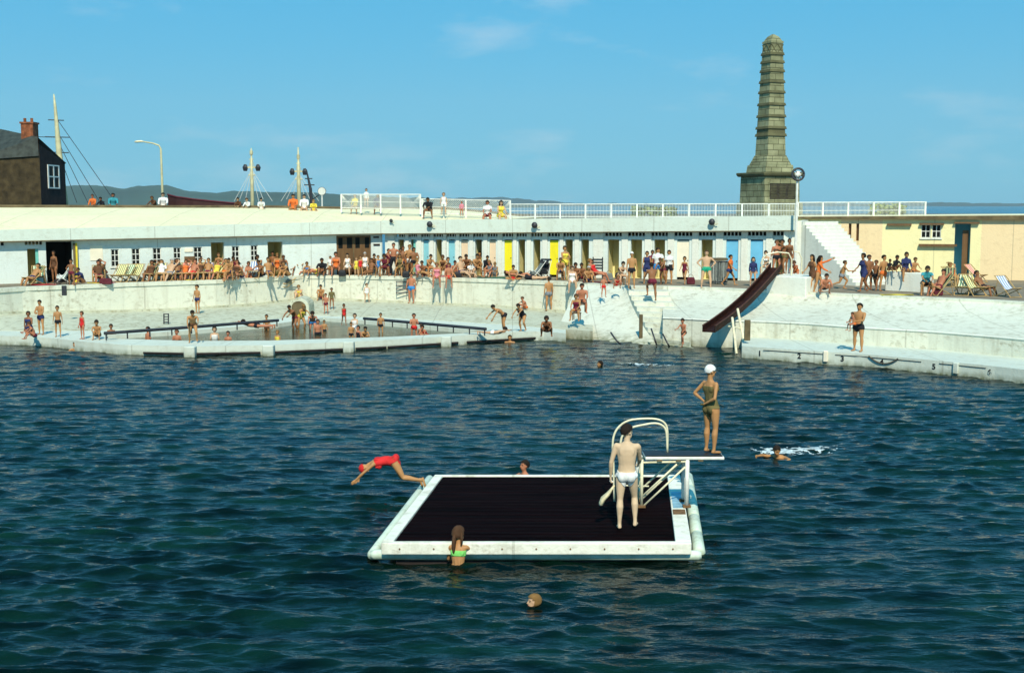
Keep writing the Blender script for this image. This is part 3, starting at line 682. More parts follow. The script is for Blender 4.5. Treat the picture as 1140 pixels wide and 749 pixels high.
skin(a, [fr2, mid2, bk2, down(bk2, 4.0)]); bpart(a, 'roof', M['roof'], cab)
a = MB(); a.tube([p+Vector((0,.05,.03)) for p in bk2[:9]], .11, 6); bpart(a, 'ridge_coping', M['coping'], cab)
a = MB(); zf = 4.78
a.add([FC.pt(0,.3,zf), FC.pt(FC.L,.3,zf), FC.pt(FC.L,9,zf), FC.pt(0,9,zf), FC.pt(0,.3,zf-.2), FC.pt(FC.L,.3,zf-.2), FC.pt(FC.L,9,zf-.2), FC.pt(0,9,zf-.2)], [(0,1,2,3),(7,6,5,4),(0,4,5,1),(1,5,6,2),(2,6,7,3),(3,7,4,0)])
bpart(a, 'flat_roof', M['fascia'], cab)
a = MB(); FC.box(a, FC.L-.0, FC.L+.22, -.0, 9, ZT-.1, 4.98); bpart(a, 'end_wall', M['white'], cab)
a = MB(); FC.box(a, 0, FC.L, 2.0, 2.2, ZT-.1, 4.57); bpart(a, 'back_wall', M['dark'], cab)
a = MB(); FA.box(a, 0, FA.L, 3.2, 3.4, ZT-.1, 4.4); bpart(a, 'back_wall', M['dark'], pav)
# small floodlights on the fascia
for x, y, lab in ((440,246.5,'small floodlight at the left end of the cabin fascia'),(483,250.5,'second small dark floodlight above the left blue cabin doors'),(598.5,251.5,'small dark floodlight on the fascia above the middle cabins'),(793.5,248,'small dark floodlight with pale arm above man in green trunks')):
    u = FC.u(x); zz = FC.z(x, y); t_ = empty('floodlight', FC.pt(u,-.39,zz), FC.rz, lab, 'floodlight', 'floodlights on the cabin fascia')
    s_ = .6 if x == 440 else 1
    a = MB(); a.tube([(0,-.02*s_,0),(0,-.12*s_,.02),(0,-.22*s_,.05),(0,-.30*s_,.03)], [.09*s_,.15*s_,.17*s_,.12*s_], 10); a.build('lamp_head', M['dark_metal'], t_, True)
    a = MB(); a.tube([(0,0,-.05),(.2*s_,-.12,-.08),(.3*s_,-.16,-.03)], .025, 6); a.build('bracket', M['cream_metal'], t_)
# ------------------------------------------------------------------ promenade deck, railings
poly = [(-60,84),(60,84),(60,175),(-60,175)]
tag(poly_slab('promenade', [(-60,78),(-15,79),(10,74),(60,70),(70,100),(60,150),(-60,150)], 4.7, .4, M['quay']), kind='structure')
def railing(x0, x1, y_top, y_bot, d0, d1, label, bars, posts, mid_rails=1, mesh_like=False, barw=.010):
    r = empty('railing', (0,0,0), 0, label, 'railing', 'white railings along the promenade')
    yt = (y_top if isinstance(y_top, tuple) else (y_top,y_top)); yb = (y_bot if isinstance(y_bot, tuple) else (y_bot,y_bot))
    A0 = D(x0, yb[0], d0); B0 = D(x1, yb[1], d1); A1 = D(x0, yt[0], d0); B1 = D(x1, yt[1], d1)
    a = MB(); a.tube([A1,B1], .03, 6); a.tube([A0+Vector((0,0,.06)),B0+Vector((0,0,.06))], .025, 6)
    for k in range(mid_rails): t=(k+1)/(mid_rails+1); a.tube([A0.lerp(A1,t), B0.lerp(B1,t)], .016, 5)
    a.build('rails', M['white_metal'], r)
    a = MB()
    for i in range(bars+1):
        t = i/bars; p = A0.lerp(B0,t); q = A1.lerp(B1,t)
        if mesh_like:
            h = q.z-p.z; q2 = A1.lerp(B1,min(1,t+h/(B0-A0).length)); q3 = A1.lerp(B1,max(0,t-h/(B0-A0).length))
            a.tube([p,q2], barw, 4, cap=False); a.tube([p,q3], barw, 4, cap=False)
        else: a.tube([p,q], barw, 4, cap=False)
    a.build('mesh_infill' if mesh_like else 'bars', M['white_metal'], r)
    for i in range(posts+1):
        t = i/posts; p = A0.lerp(B0,t); q = A1.lerp(B1,t); a = MB(); a.box((p+q)/2-Vector((0,0,.1)), (.09,.09,(q-p).length+.25)); a.build('post', M['white_metal'], r)
    return r
railing(380,468, 216.5, (232.5,234.5), 71.8, 71, 'tall white mesh fence on the promenade at its left end', 46, 4, 1, True, .008)
railing(470,568, (221.5,223.5), (238.5,241.5), 70.5, 69.5, 'middle white mesh fence panel behind seated figures in yellow and white', 44, 4, 1, True, .008)
railing(568,886, (227.5,227), 242.5, 68, 65, 'long low white railing above the cabin fascia', 190, 11, 1)
railing(888,1030, (225.5,225), (244,243), 67.6, 66.2, 'white railing with tall bars above the cream building', 100, 5, 1)
# clipped pale hedges behind the railing
def hedge(x0, x1, y0, y1, dist, label, seed):
    p0 = D(x0, y1, dist); p1 = D(x1, y0, dist); w = p1.x-p0.x; z0 = 4.6; h = p1.z-z0
    rr = random.Random(seed); a = MB(); n = int(w*260)
    for i in range(n):
        c = Vector((rr.random()*w, (rr.random()-.5)*1.0, h*(rr.random()**.6)*(1-.12*abs(math.sin(i)))))
        m_ = Matrix.Rotation(rr.random()*6.28,3,'Z') @ Matrix.Rotation(rr.random()*3,3,'X'); s_ = .07+.06*rr.random()
        a.add([c+m_@Vector(v) for v in ((-s_,-s_*.5,0),(s_,-s_*.5,0),(s_,s_*.5,0),(-s_,s_*.5,0))], [(0,1,2,3)])
    r = empty('hedge', (p0.x, dist, z0), 0, label, 'hedge', 'clipped hedges on the promenade')
    a.build('foliage', M['hedge'], r, fix=False)
    b_ = MB(); 
    for k in range(int(w/.7)+1): b_.tube([(k*.7,0,0),(k*.7+.1,.05,h*.7)], .03, 5)
    b_.build('stems', M['brown'], r)
hedge(703,752,229.5,241,70,'pale clipped hedge behind the long railing right of centre',1)
hedge(968,1007,226.5,232,72,'small clipped green hedge behind the railing above cream building',2)
# ------------------------------------------------------------------ white pole with round lamp
pd_ = FC.B.y-1.0; pl = empty('lamp_pole', (D(886.5,250,pd_).x, pd_, ZT), 0, 'tall white pole at the cabin end carrying a round ringed lamp', 'lamp pole')
zt_ = D(886.5,197,pd_).z-ZT; a = MB(); a.tube([(0,0,0),(0,0,zt_)], [.075,.055], 8); a.build('pole', M['white_metal'], pl)
a = MB(); n_ = 28; Rr = .29
rot_ = Matrix.Rotation(R(90),3,'X')
a.tube([(Rr*math.cos(t), -.12, zt_+.12+Rr*math.sin(t)) for t in np.linspace(0,2*math.pi,n_)], .055, 8); a.build('ring', M['dark_metal'], pl, True)
a = MB(); a.tube([(0,0,zt_+.12),(0,-.1,zt_+.12),(0,-.14,zt_+.12)], [.14,.17,.05], 14); a.build('lens', M['white_metal'], pl, True)
a = MB()
for t in (.6, 2.2, 3.9, 5.3): a.tube([(0,-.11,zt_+.12),(Rr*math.cos(t),-.12,zt_+.12+Rr*math.sin(t))], .018, 5)
a.build('spoke', M['dark_metal'], pl)
# ------------------------------------------------------------------ obelisk
OB = 90.0; ppm = F/OB
ox = D(857,200,OB).x; ob = empty('war_memorial', (ox, OB, 4.7), R(24), 'tall tapering granite obelisk on a square pedestal with bronze panels', 'war memorial')
def oz(y): return D(857,y,OB).z-4.7
def frus(a, w0, w1, z0, z1):
    vs = [(x*w0/2,y*w0/2,z0) for x,y in ((-1,-1),(1,-1),(1,1),(-1,1))]+[(x*w1/2,y*w1/2,z1) for x,y in ((-1,-1),(1,-1),(1,1),(-1,1))]
    return a.add(vs, [(3,2,1,0),(4,5,6,7),(0,1,5,4),(1,2,6,5),(2,3,7,6),(3,0,4,7)])
k = 1/(ppm*(math.cos(R(24))+math.sin(R(24))))
a = MB(); frus(a, 70*k, 68*k, 0, oz(226)); frus(a, 62*k, 60.5*k, oz(226), oz(197)); bevel(ob_p := a.build('pedestal', M['stone'], ob), .04)
a = MB(); frus(a, 66*k, 70*k, oz(197)+.003, oz(195)); frus(a, 70*k, 70*k, oz(195)+.002, oz(192.5)); bevel(a.build('cornice', M['stone_dark'], ob), .03)
a = MB(); frus(a, 50*k, 47*k, oz(192.5)+.002, oz(184)); frus(a, 44*k, 38*k, oz(184)+.002, oz(178)); frus(a, 38*k, 33*k, oz(178)+.002, oz(173)); bevel(a.build('plinth_steps', M['stone'], ob), .04)
def sw(y): return float(np.interp(y, [44,60,175],[20,22,32]))*k
bands = [173,151,143,130,117,103.5,92,80,70,61,49]
for i in range(len(bands)-1):
    y0, y1 = bands[i], bands[i+1]; a = MB()
    frus(a, sw(y0)*(1.0 if i%2 else .985), sw(y1)*(.985), oz(y0)+.001, oz(y1)); o = a.build('shaft_stage', M['stone'] if i not in (1,) else M['stone_dark'], ob); bevel(o, .02)
    if i: a = MB(); frus(a, sw(y0)*1.12, sw(y0)*1.06, oz(y0)-.08, oz(y0)+.12); bevel(a.build('band', M['stone_dark'], ob), .02)
a = MB(); frus(a, sw(49)*1.06, sw(49)*1.04, oz(49)+.002, oz(46.5)); frus(a, sw(47)*.95, sw(45)*.6, oz(46.5)+.001, oz(41.5)); frus(a, sw(45)*.6, .12, oz(41.5)+.001, oz(38.5)); a.build('cap', M['stone'], ob)
a = MB(); w = sw(55)/2+.012                     # criss-cross carving under the cap
for s_ in (0,1,2,3):
    mr_ = Matrix.Rotation(R(90*s_),3,'Z')
    for q in (-1,0):
        for sx_ in (1,-1):
            p0 = mr_ @ Vector((w*(.5+q)*1.0-sx_*w*.45, -w, oz(60))); p1 = mr_ @ Vector((w*(.5+q)+sx_*w*.45, -w*.985, oz(50))); a.tube([p0,p1], .03, 5)
a.build('lattice_carving', M['stone_dark'], ob)
w0 = 61.5*k/2
def panel(a, side, u0, u1, z0, z1, off):
    mr_ = Matrix.Rotation(R(90*side),3,'Z'); vs = [mr_ @ Vector((u, -w0-q, z)) for q in (-.05, off) for u, z in ((u0,z0),(u1,z0),(u1,z1),(u0,z1))]
    a.add(vs, [(3,2,1,0),(4,5,6,7),(0,1,5,4),(1,2,6,5),(2,3,7,6),(3,0,4,7)])
for side in (0,1):
    a = MB(); panel(a, side, -w0*.72, w0*.72, oz(222), oz(205), .015); pp_ = a.build('plaque', M['bronze'], ob)
    a = MB()
    for c_ in (-.5,0,.5):
        for r_ in range(9): panel(a, side, w0*(c_-.17), w0*(c_+.17), oz(220.5)+.11*r_, oz(220.5)+.11*r_+.035, .03)
    a.build('raised_names', M['stone_dark'], pp_)
for side in (0,1):
    a = MB()
    for u0,u1,z0,z1 in ((-w0*.8,w0*.8,oz(204.6),oz(203.4)),(-w0*.8,w0*.8,oz(223.6),oz(222.3)),(-w0*.8,-w0*.725,oz(222.2),oz(204.8)),(w0*.725,w0*.8,oz(222.2),oz(204.8))): panel(a, side, u0,u1,z0,z1,.035)
    a.build('panel_frame', M['stone'], ob)
# ------------------------------------------------------------------ stairs and buildings at the right
BR = Facade(880, 308.0, 1215, 313.5, (243.4,241.5), (242.6,240.5))
cb = empty('kiosk_building', BR.A, 0, 'cream and pink rendered low building with blue doorway at the right', 'building')
ops = [window(BR, 1024,1034.5,250,265, cb, 2,2), window(BR, 1036,1046,250,265, cb, 2,2)]
ops.append((BR.u(1061.5), BR.u(1079), ZT, BR.z(1070,248.5)))
for x0,x1 in ((943.5,946.5),(952,955)): ops.append((BR.u(x0), BR.u(x1), BR.z(945,268), BR.z(945,249)))
wu = [BR.u(x) for x in (881,935,981,1091,1210)]
for (u0,u1,m_) in ((wu[0],wu[1],'cream_wall'),(wu[1],wu[2],'pink_wall'),(wu[2],wu[3],'cream_wall'),(wu[3],wu[4],'pink_wall')):
    bpart(wall_mesh(BR, [o for o in ops if o[0]>=u0-.01 and o[1]<=u1+.01], u0, u1), 'wall', M[m_], cb)
a = MB()
for x0,x1 in ((943.5,946.5),(952,955)): BR.box(a, BR.u(x0)-.1, BR.u(x1)+.1, .221, .24, BR.z(945,270), BR.z(945,248))
bpart(a, 'slot_back', M['brown'], cb)
h = ops[2]; room(BR, h, 1.2, cb, 'pale_blue_door', 'porch_lining')
a = MB(); BR.box(a, BR.u(1070.5), BR.u(1077.5), .3, .36, ZT, BR.z(1074,256.5)); bpart(a, 'door', M['brown'], cb)
for x0,x1,y,hh in ((986,1013,250,.1),(1022,1049,249.3,.09),(1022,1064,273,.12),(1060,1088,248,.09)):
    a = MB(); u0,u1 = BR.u(x0),BR.u(x1); zz = BR.z((x0+x1)/2, y); BR.box(a, u0,u1,-.22,-.003, zz-hh/2, zz+hh/2); bpart(a, 'canopy', M['brown'], cb)
a = MB(); BR.sbox(a, 0, BR.L, -.25, 6, 5.0, lambda u: 5.0+.14) if False else None
a = MB(); vs = [BR.pt(0,-.2,BR.fb[0]-.02), BR.pt(BR.L,-.2,BR.fb[1]-.02), BR.pt(BR.L,9,BR.fb[1]-.02), BR.pt(0,9,BR.fb[0]-.02)]; vs += [v+Vector((0,0,.13)) for v in vs]
a.add(vs, [(3,2,1,0),(4,5,6,7),(0,1,5,4),(1,2,6,5),(2,3,7,6),(3,0,4,7)]); bpart(a, 'roof_slab', M['roof'], cb)
a = MB(); a.seg((BR.pt(0,-.2).x,BR.pt(0,-.2).y),(BR.pt(BR.L,-.2).x,BR.pt(BR.L,-.2).y),-.05,-.002,BR.fb[0]-.01,BR.fb[0]+.10,BR.fb[1]+.10); bpart(a, 'roof_edge', M['coping'], cb)
# flight of white steps climbing to the promenade
fs_ = empty('promenade_stair', (0,0,0), 0, 'flight of white steps climbing left to the promenade beside the cream building', 'stairs')
foot = P(984, 317, ZT); topp = D(922, 246.5, foot.y+3.4); n = 18
dirv = Vector((topp.x-foot.x, topp.y-foot.y, 0)); Ld = dirv.length; dirv.normalize(); side = Vector((dirv.y, -dirv.x, 0))
if side.y > 0: side = -side
for k_ in range(n):
    p = foot + dirv*(Ld*(k_)/n); z = ZT + (topp.z-ZT)*(k_+1)/n; a = MB(); q = foot + dirv*(Ld*(k_+1)/n); g_ = 0
    vs = [(v.x,v.y,zz) for zz in (ZT-.05,z) for v in (p+side*(1.9-g_), q+side*(1.9-g_), q-side*.5, p-side*.5)]
    a.add(vs, [(3,2,1,0),(4,5,6,7),(0,1,5,4),(1,2,6,5),(2,3,7,6),(3,0,4,7)]); a.build('step', M['white'], fs_)
e1 = foot+dirv*Ld; e2 = D(889.5, 246.5, e1.y-.5); a = MB()
vs = [(v.x,v.y,zz) for zz in (ZT-.05,topp.z) for v in (e1+side*1.0, e2+side*1.0, e2-side*.5, e1-side*.5)]
a.add(vs, [(3,2,1,0),(4,5,6,7),(0,1,5,4),(1,2,6,5),(2,3,7,6),(3,0,4,7)]); a.build('landing', M['white_blue'], fs_)
# low white bench wall
a = MB(); p0 = P(985, 324, ZT); p1 = P(1033, 326.5, ZT); a.seg((p0.x,p0.y),(p1.x,p1.y),0,.55,ZT,ZT+.02+zat(p0,303)-ZT)
tag(bevel(a.build('bench_wall', M['white']), .03), 'low white wall used as a seat in front of the cream building', 'low wall')
# ------------------------------------------------------------------ chute and its block
bA = P(853, 324.2, ZT); bB = P(897, 326.5, ZT); zb = zat(bA, 306.8)
a = MB(); a.seg((bA.x,bA.y-.02),(bB.x,bB.y-.02),-.0,2.2,ZT-.35,zb); tag(bevel(a.build('slide_platform', M['white']), .04), 'raised white block at the head of the water slide', 'platform')
slr = empty('water_slide', (0,0,0), 0, 'dark red metal water slide running down from white block over the pool', 'slide')
top = D(864, 297, bA.y+.5); bot = P(789, 367, 1.0)
a = MB(); a2 = MB(); n = 24; pts = []
for i in range(n+1):
    t = i/n; p = top.lerp(bot, t); p.z += -.24*math.sin(t*math.pi)**.9 ; pts.append(p)
dr = (bot-top); dr.z = 0; dr.normalize(); sd = Vector((dr.y, -dr.x, 0))
def prof(p, w, lo, hi): return [p-sd*w+Vector((0,0,hi)), p-sd*w+Vector((0,0,lo)), p+sd*w+Vector((0,0,lo)), p+sd*w+Vector((0,0,hi))]
rows = []
for p in pts:
    o1 = prof(p, .26, -.10, .15); i1 = prof(p, .23, -.04, .15)[::-1]; rows.append(o1+i1)
a.loft(rows); tag(a.build('chute', M['slide_red'], slr))
a = MB()
for s_ in (-1,1): a.tube([p+sd*s_*.245+Vector((0,0,.16)) for p in pts], .03, 6)
a.build('chute_rim', M['slide_in'], slr)
legs = [((815,362),(820,394),0),((821,352),(829,385),1)]
for (ax,ay),(bx,by),k_ in legs:
    dd_ = 47.6+.9*k_; p0 = D(ax,ay,dd_+.3); p1 = D(bx,by,dd_-.8); a = MB(); a.tube([p0+Vector((0,0,.3)),p1], .05, 8); a.build('leg', M['cream_metal'], slr)
p0 = D(811,363,47.9); p1 = D(826,366,48.3); a = MB(); a.tube([p0,p1],.035,6); a.build('brace', M['cream_metal'], slr)
# rails round the head of the slide
hr = empty('slide_rail', (0,0,0), 0, 'curved cream hand rails at the head of the water slide', 'hand rail')
for xx, dy in ((846,.1),(858,1.4)):
    b0 = P(xx+2, 306, zb); b0.y = bA.y+dy+.2; b0.x = D(xx+2,306,b0.y).x; a = MB()
    a.tube([b0, b0+Vector((0,0,.7)), b0+Vector((.2,0,.95)), b0+Vector((.7,0,1.05)), b0+Vector((1.2,0,1.0)), b0+Vector((1.35,0,.7)), b0+Vector((1.35,0,0))], .03, 8); a.build('rail', M['cream_metal'], hr)
# ------------------------------------------------------------------ things beyond the promenade
hl = MB()
def hill(name, prof_, dist, z0, depth, m, label=None):
    mb = MB(); rows_f = []; rows_b = []; rows_t = []
    xs_ = np.linspace(prof_[0][0], prof_[-1][0], 260)
    ys_ = np.interp(xs_, [p[0] for p in prof_], [p[1] for p in prof_])
    for i, (x, y) in enumerate(zip(xs_, ys_)):
        jj = (noise.fractal(Vector((x*.08, 3.3, 0)), 1.0, 2.0, 5)*1.3)
        pt = D(x, y-jj, dist); rows_t.append(pt); rows_f.append(Vector((pt.x*.86, dist*.86, z0))); rows_b.append(Vector((pt.x, dist+depth, z0)))
    midr = [f_.lerp(t, .6)+Vector((0,0,(t.z-z0)*.12)) for f_, t in zip(rows_f, rows_t)]
    mb2 = MB(); skin(mb2, [rows_f, midr, rows_t, rows_b]); return tag(mb2.build(name, m, None, True), kind='structure')
hill('hills', [(-260,214),(-60,211),(70,207),(110,206.5),(140,210),(150,208),(165,207),(185,206.5),(205,212),(240,215),(262,212),(300,214),(345,214.5),(390,217),(440,219),(490,221),(560,227),(600,228.5)], 3800, -2, 900, M['hill_near'])
hill('hills', [(420,224),(480,220.5),(520,220),(560,219.8),(590,222.5),(640,226),(700,226.8),(800,227),(960,226.6),(1010,229.5-3),(1040,226),(1060,225.5),(1110,226.5),(1300,225)], 7000, -2, 1500, M['hill_far'])
# slate house
hd = 97.0; hx0 = D(-30,200,hd).x; hx1 = D(45,200,hd).x; g0 = 4.7
hs_ = empty('slate_house', (hx1, hd, g0), R(0), 'dark slate-hung house with brick chimney at far left', 'house')
ze = D(0,178,hd).z-g0; zr = D(0,152.5,hd).z-g0
ex = D(68,200,hd+4).x - hx1
a = MB()   # front wall and angled gable wall (plan: front runs left, gable runs back to the right)
wL = hx0-hx1; gx, gy = ex, 5.0
base = [(wL,0),(0,0),(gx,gy),(gx-2.5,gy+6),(wL,gy+6)]
a.add([(x,y,0) for x,y in base]+[(x,y,ze) for x,y in base], [(0,1,6,5)]); a.add([(wL,0,ze),(0,0,ze),(0,0,ze+.5),(wL,0,ze+.5)],[(0,1,2,3)]); a.add([(wL,0,0),(wL,11,0),(wL,11,ze),(wL,0,ze)],[(0,1,2,3)])
a.build('front_wall', M['housewall'], hs_, fix=False)
a = MB(); a.add([(0,0,0),(gx,gy,0),(gx,gy,ze),(0,0,zr-.6)],[(0,1,2,3)]); a.add([(gx,gy,0),(gx-2.5,gy+6,0),(gx-2.5,gy+6,ze),(gx,gy,ze)],[(0,1,2,3)]); a.build('gable_wall', M['housewall2'], hs_, fix=False)
a = MB(); a.add([(wL,-.15,ze-.05),(-.0,-.15,ze+.3),(-.15,.2,zr),(wL,4,zr+1.0),(gx+.12,gy,ze-.1),(gx-2.4,gy+6,ze-.1),(wL,11,ze)],[(0,1,2,3),(2,4,5,3),(3,5,6)]); a.build('roof', M['slate'], hs_, fix=False)
a = MB(); cz = D(0,137,hd).z-g0; cx0 = D(22,200,hd).x-hx1; cx1 = D(35.5,200,hd).x-hx1; a.box(((cx0+cx1)/2,1.2,(ze+cz)/2),(cx1-cx0,1.1,cz-ze)); a.box(((cx0+cx1)/2,1.2,cz+.06),(cx1-cx0+.15,1.25,.14))
for q in (-.35,.2): a.tube([((cx0+cx1)/2+q,1.2,cz+.1),((cx0+cx1)/2+q,1.2,cz+.45)],.12,8)
a.build('chimney', M['brick'], hs_)
def gw(t0,t1,z0,z1,m_,nm,off,par=hs_):
    dn = Vector((gx,gy,0)); nn = Vector((gy,-gx,0)).normalized(); a = MB(); p=dn*t0+nn*off; q=dn*t1+nn*off; p2=dn*t0-nn*.02; q2=dn*t1-nn*.02
    vs=[(v.x,v.y,z) for z in (z0,z1) for v in (p,q,q2,p2)]; a.add(vs,[(3,2,1,0),(4,5,6,7),(0,1,5,4),(1,2,6,5),(2,3,7,6),(3,0,4,7)]); return a.build(nm, m_, par)
wz0 = D(0,210,hd+2).z-g0; wz1 = D(0,183.5,hd+2).z-g0
wn = gw(.30,.72,wz0,wz1,M['glass'],'window',.03)
for t0,t1,za,zb_ in ((.28,.32,wz0,wz1),(.70,.74,wz0,wz1),(.49,.53,wz0,wz1),(.32,.49,wz0,wz0+.1),(.53,.70,wz0,wz0+.1),(.32,.70,wz1-.1,wz1),(.32,.49,(wz0+wz1)/2-.05,(wz0+wz1)/2+.05),(.53,.7,(wz0+wz1)/2-.05,(wz0+wz1)/2+.05)):
    gw(t0,t1,za+.001,zb_,M['white_metal'],'sash',.06,wn)
# masts and boats
def boat(x, ytop, dist, label, kind):
    b0 = D(x, 226, dist); r = empty('fishing_boat', (b0.x, dist, 2.0), 0, label, 'boat')
    zt_ = D(x, ytop, dist).z-2.0; k_ = dist/F; zy = lambda y: D(x,y,dist).z-2.0
    return r, zt_, k_, zy
def hullm(a, L_, W_, H_, bow=-1):
    rings = []
    for i in range(11):
        t = i/10; xx = (-L_/2 + L_*t)*(-bow); w = W_/2*(1-(t**3.2))*(.75+.25*min(1,t*3)); h = H_*(1+.45*t**3)
        rings.append([(xx,-w,h),(xx,-w*.9,h*.45),(xx,-w*.3,0),(xx,w*.3,0),(xx,w*.9,h*.45),(xx,w,h),(xx,w*.5,h-.05),(xx,-w*.5,h-.05)])
    a.loft(rings)
# sailing boat with the tall leaning mast
r, zt_, k_, zy = boat(72,105,110,'tall pale leaning mast of a sailing boat behind the slate house','sail')
r.name = 'sailing_boat'; a = MB(); hullm(a, 14, 3.6, 2.0); a.build('hull', M['hull'], r)
lx = D(60,105,110).x-r.location.x; a = MB(); a.tube([(0.2,0,1.5),(lx*.35,0,zt_*.45),(lx*.62,0,zt_*.68),(lx*.9,0,zt_*.93),(lx*1.02,0,zt_)],[.36,.30,.24,.12,.05],10); a.build('mast', M['mast'], r, True)
a = MB()
for t,w in ((.62,.9),(.72,1.1),(.83,.7)): a.tube([(lx*t-w,0,zt_*t+.05),(lx*t+w,0,zt_*t)], .045, 5)
a.tube([(lx*.7,0,zt_*.72),(-3.0,0,zt_*.725)], .03, 4); a.build('crosstree', M['dark_metal'], r)
a = MB()
for t,xe in ((.85,4.6),(.76,3.2),(.7,2.1),(.62,1.1)): a.tube([(lx*t,0,zt_*t),(xe,0,zy(226))], .028, 4)
a.build('rigging', M['dark_metal'], r)
def trawler_mast(x, ytop, dist, label, wpx, lamp_y, tall=True, hull=(12,4,3.4), hx=0):
    r, zt_, k_, zy = boat(x, ytop, dist, label, '')
    a = MB(); hullm(a, *hull); [None]; o = a.build('hull', M['hull'], r); o.location.x = hx
    a = MB(); a.tube([(0,0,1),(0,0,zy(200)),(0,0,zt_)], [wpx*k_*.55, wpx*k_*.42, .05], 8); a.build('mast', M['mast'], r, True)
    zc = zy(lamp_y); a = MB(); a.box((0,0,zc-.75),(8*k_,.1,.1)); a.build('lower_yard', M['mast'], r); a = MB(); a.box((0,0,zc),(14*k_,.12,.14)); a.tube([(-3*k_,0,zc),(0,0,zc+1.1),(3*k_,0,zc)],.03,4);  
    a.build('yard', M['mast'], r); a = MB(); a.tube([(0,0,zy(lamp_y-14)),(0,0,zy(lamp_y-14)+.4)],.16,8); a.build('mast_light', M['mast'], r); a = MB(); a.box((0,0,zy(lamp_y-9)),(5*k_,.1,.08)); a.build('upper_yard', M['mast'], r)
    for s_ in (-1,1):
        a = MB(); a.tube([(s_*7*k_,0,zc-.35),(s_*7*k_,0,zc),(s_*7*k_,0,zc+.3)],[.18,.28,.12],8); a.build('deck_lamp', M['dark_metal'], r)
    a = MB()
    for xe, ze_ in ((-20,224),(-14,222),(-8,224),(7,224),(12,222),(22,224)): a.tube([(0,0,zc-.2),(xe*k_,0,zy(ze_))],.022,4)
    a.build('rigging', M['white_metal'], r)
    return r
trawler_mast(281,165,120,'fishing boat with stout pale mast, two dark lamps on a yard',4.5,186.5, hull=(12,4,2.0), hx=0)
trawler_mast(333,164,122,'fishing boat with tall pale mast behind two seated people on the wall',5,191,hull=(8,3.6,2.0))
r, zt_, k_, zy = boat(347,189,118,'fishing boat with slim dark leaning derrick mast right of the tall pale mast',''); a = MB(); hullm(a, 7,3,2.0); a.build('hull', M['hull'], r)
a = MB(); a.tube([(.2,0,1),(-.1,0,zy(210)),(-.45,0,zt_)],[.22,.15,.05],8); a.tube([(.1,0,zy(222)),(1.4,0,zy(212))],.05,5); a.build('mast', M['dark_metal'], r)
a = MB(); a.box((-.2,0,zy(206)),(1.0,.1,.1)); a.box((-.25,0,zy(199)),(.7,.1,.1)); a.build('crosstree', M['dark_metal'], r)
# dark upturned hull line seen over the wall
hd_ = 104; p0 = D(187,217,hd_); p1 = D(268,227,hd_); r = empty('moored_hull', (p0.x, hd_, 4.7), 0, 'long dark red sheer line of a moored hull sloping down above the roof ridge', 'boat')
a = MB(); L_ = p1.x-p0.x; z0_ = p0.z-4.7; z1_ = p1.z-4.7
a.loft([[(L_*t, -w, -.6), (L_*t, -w, z0_+(z1_-z0_)*(t**.7)), (L_*t, w, z0_+(z1_-z0_)*(t**.7)), (L_*t, w, -.6)] for t, w in ((0,.1),(.15,.8),(.4,1.3),(.7,1.4),(1,1.3))]); a.build('hull_side', M['hull'], r)
a = MB(); a.tube([(L_*t, -w-.02, z0_+(z1_-z0_)*(t**.7)+.03) for t, w in ((0,.1),(.15,.8),(.4,1.3),(.7,1.4),(1,1.3))], .07, 6); a.build('gunwale', M['maroon'], r)
# street lamp
ld = 86; lp = empty('street_lamp', (D(181,220,ld).x, ld, 4.7), 0, 'grey street lamp with curved arm left of the boats', 'street lamp')
zz = lambda y: D(181,y,ld).z-4.7; kk = ld/F
a = MB(); a.tube([(0,0,0),(0,0,zz(200)),(-.02,0,zz(166)),(-.15,0,zz(162)),(-.6,0,zz(159.5)),(-1.2,0,zz(158))],[.1,.085,.07,.06,.05,.045],8); a.build('post', M['mast'], lp, True)
a = MB(); a.tube([(-1.15,0,zz(158)),(-1.35,0,zz(157.5)),(-1.7,0,zz(157.8)),(-1.85,0,zz(158.2))],[.05,.13,.14,.05],8,flat=.6); a.build('lamp_head', M['cream_metal'], lp, True)
# round disc on a post
ld = 84; dp = empty('disc_sign', (D(358.5,220,ld).x, ld, 4.7), 0, 'white round disc on a short post right of the boat masts', 'round sign')
zz = lambda y: D(358,y,ld).z-4.7; a = MB(); a.tube([(0,0,0),(0,0,zz(213))],.05,6); a.build('post', M['white_metal'], dp)
a = MB(); a.tube([(0,-.06,zz(213)),(0,.0,zz(213))],.26,18); a.build('disc', M['white'], dp)
a = MB(); a.tube([(.26*math.cos(t),-.03,zz(213)+.26*math.sin(t)) for t in np.linspace(0,2*math.pi,24)],.03,5); a.build('rim', M['dark_metal'], dp)
# ------------------------------------------------------------------ raft
M['deck'] = mat('wet_black_deck', (.006,.002,.0025), .75, .4, 2.0, .35, bscale=5, spec=.015, stretch=(.25,3.2,1))
M['raft_white'] = stained('raft_white', (.80,.80,.68), stain=(.2,.15,.07), amount=.75, base_z=.02, algae=(.2,.25,.08))
M['raft_float'] = stained('raft_float', (.62,.72,.60), stain=(.16,.2,.1), amount=.8, base_z=.14, algae=(.16,.24,.08))
M['blue_wear'] = mat('blue_worn_paint', (.28,.5,.62), .6, .2, 6)
M['rust'] = mat('rusty_metal', (.22,.12,.05), .8, .3, 8)
DK = .36
NL, NR, FR_, FL_ = P(424,604,DK), P(770,604,DK), P(757,528,DK), P(484,528,DK)
raft = empty('bathing_raft', (0,0,0), 0, 'square bathing raft with black deck and white painted edge beams', 'raft')
def qd(u, v):  # u along width, v towards the far side
    return NL.lerp(NR, u).lerp(FL_.lerp(FR_, u), v)
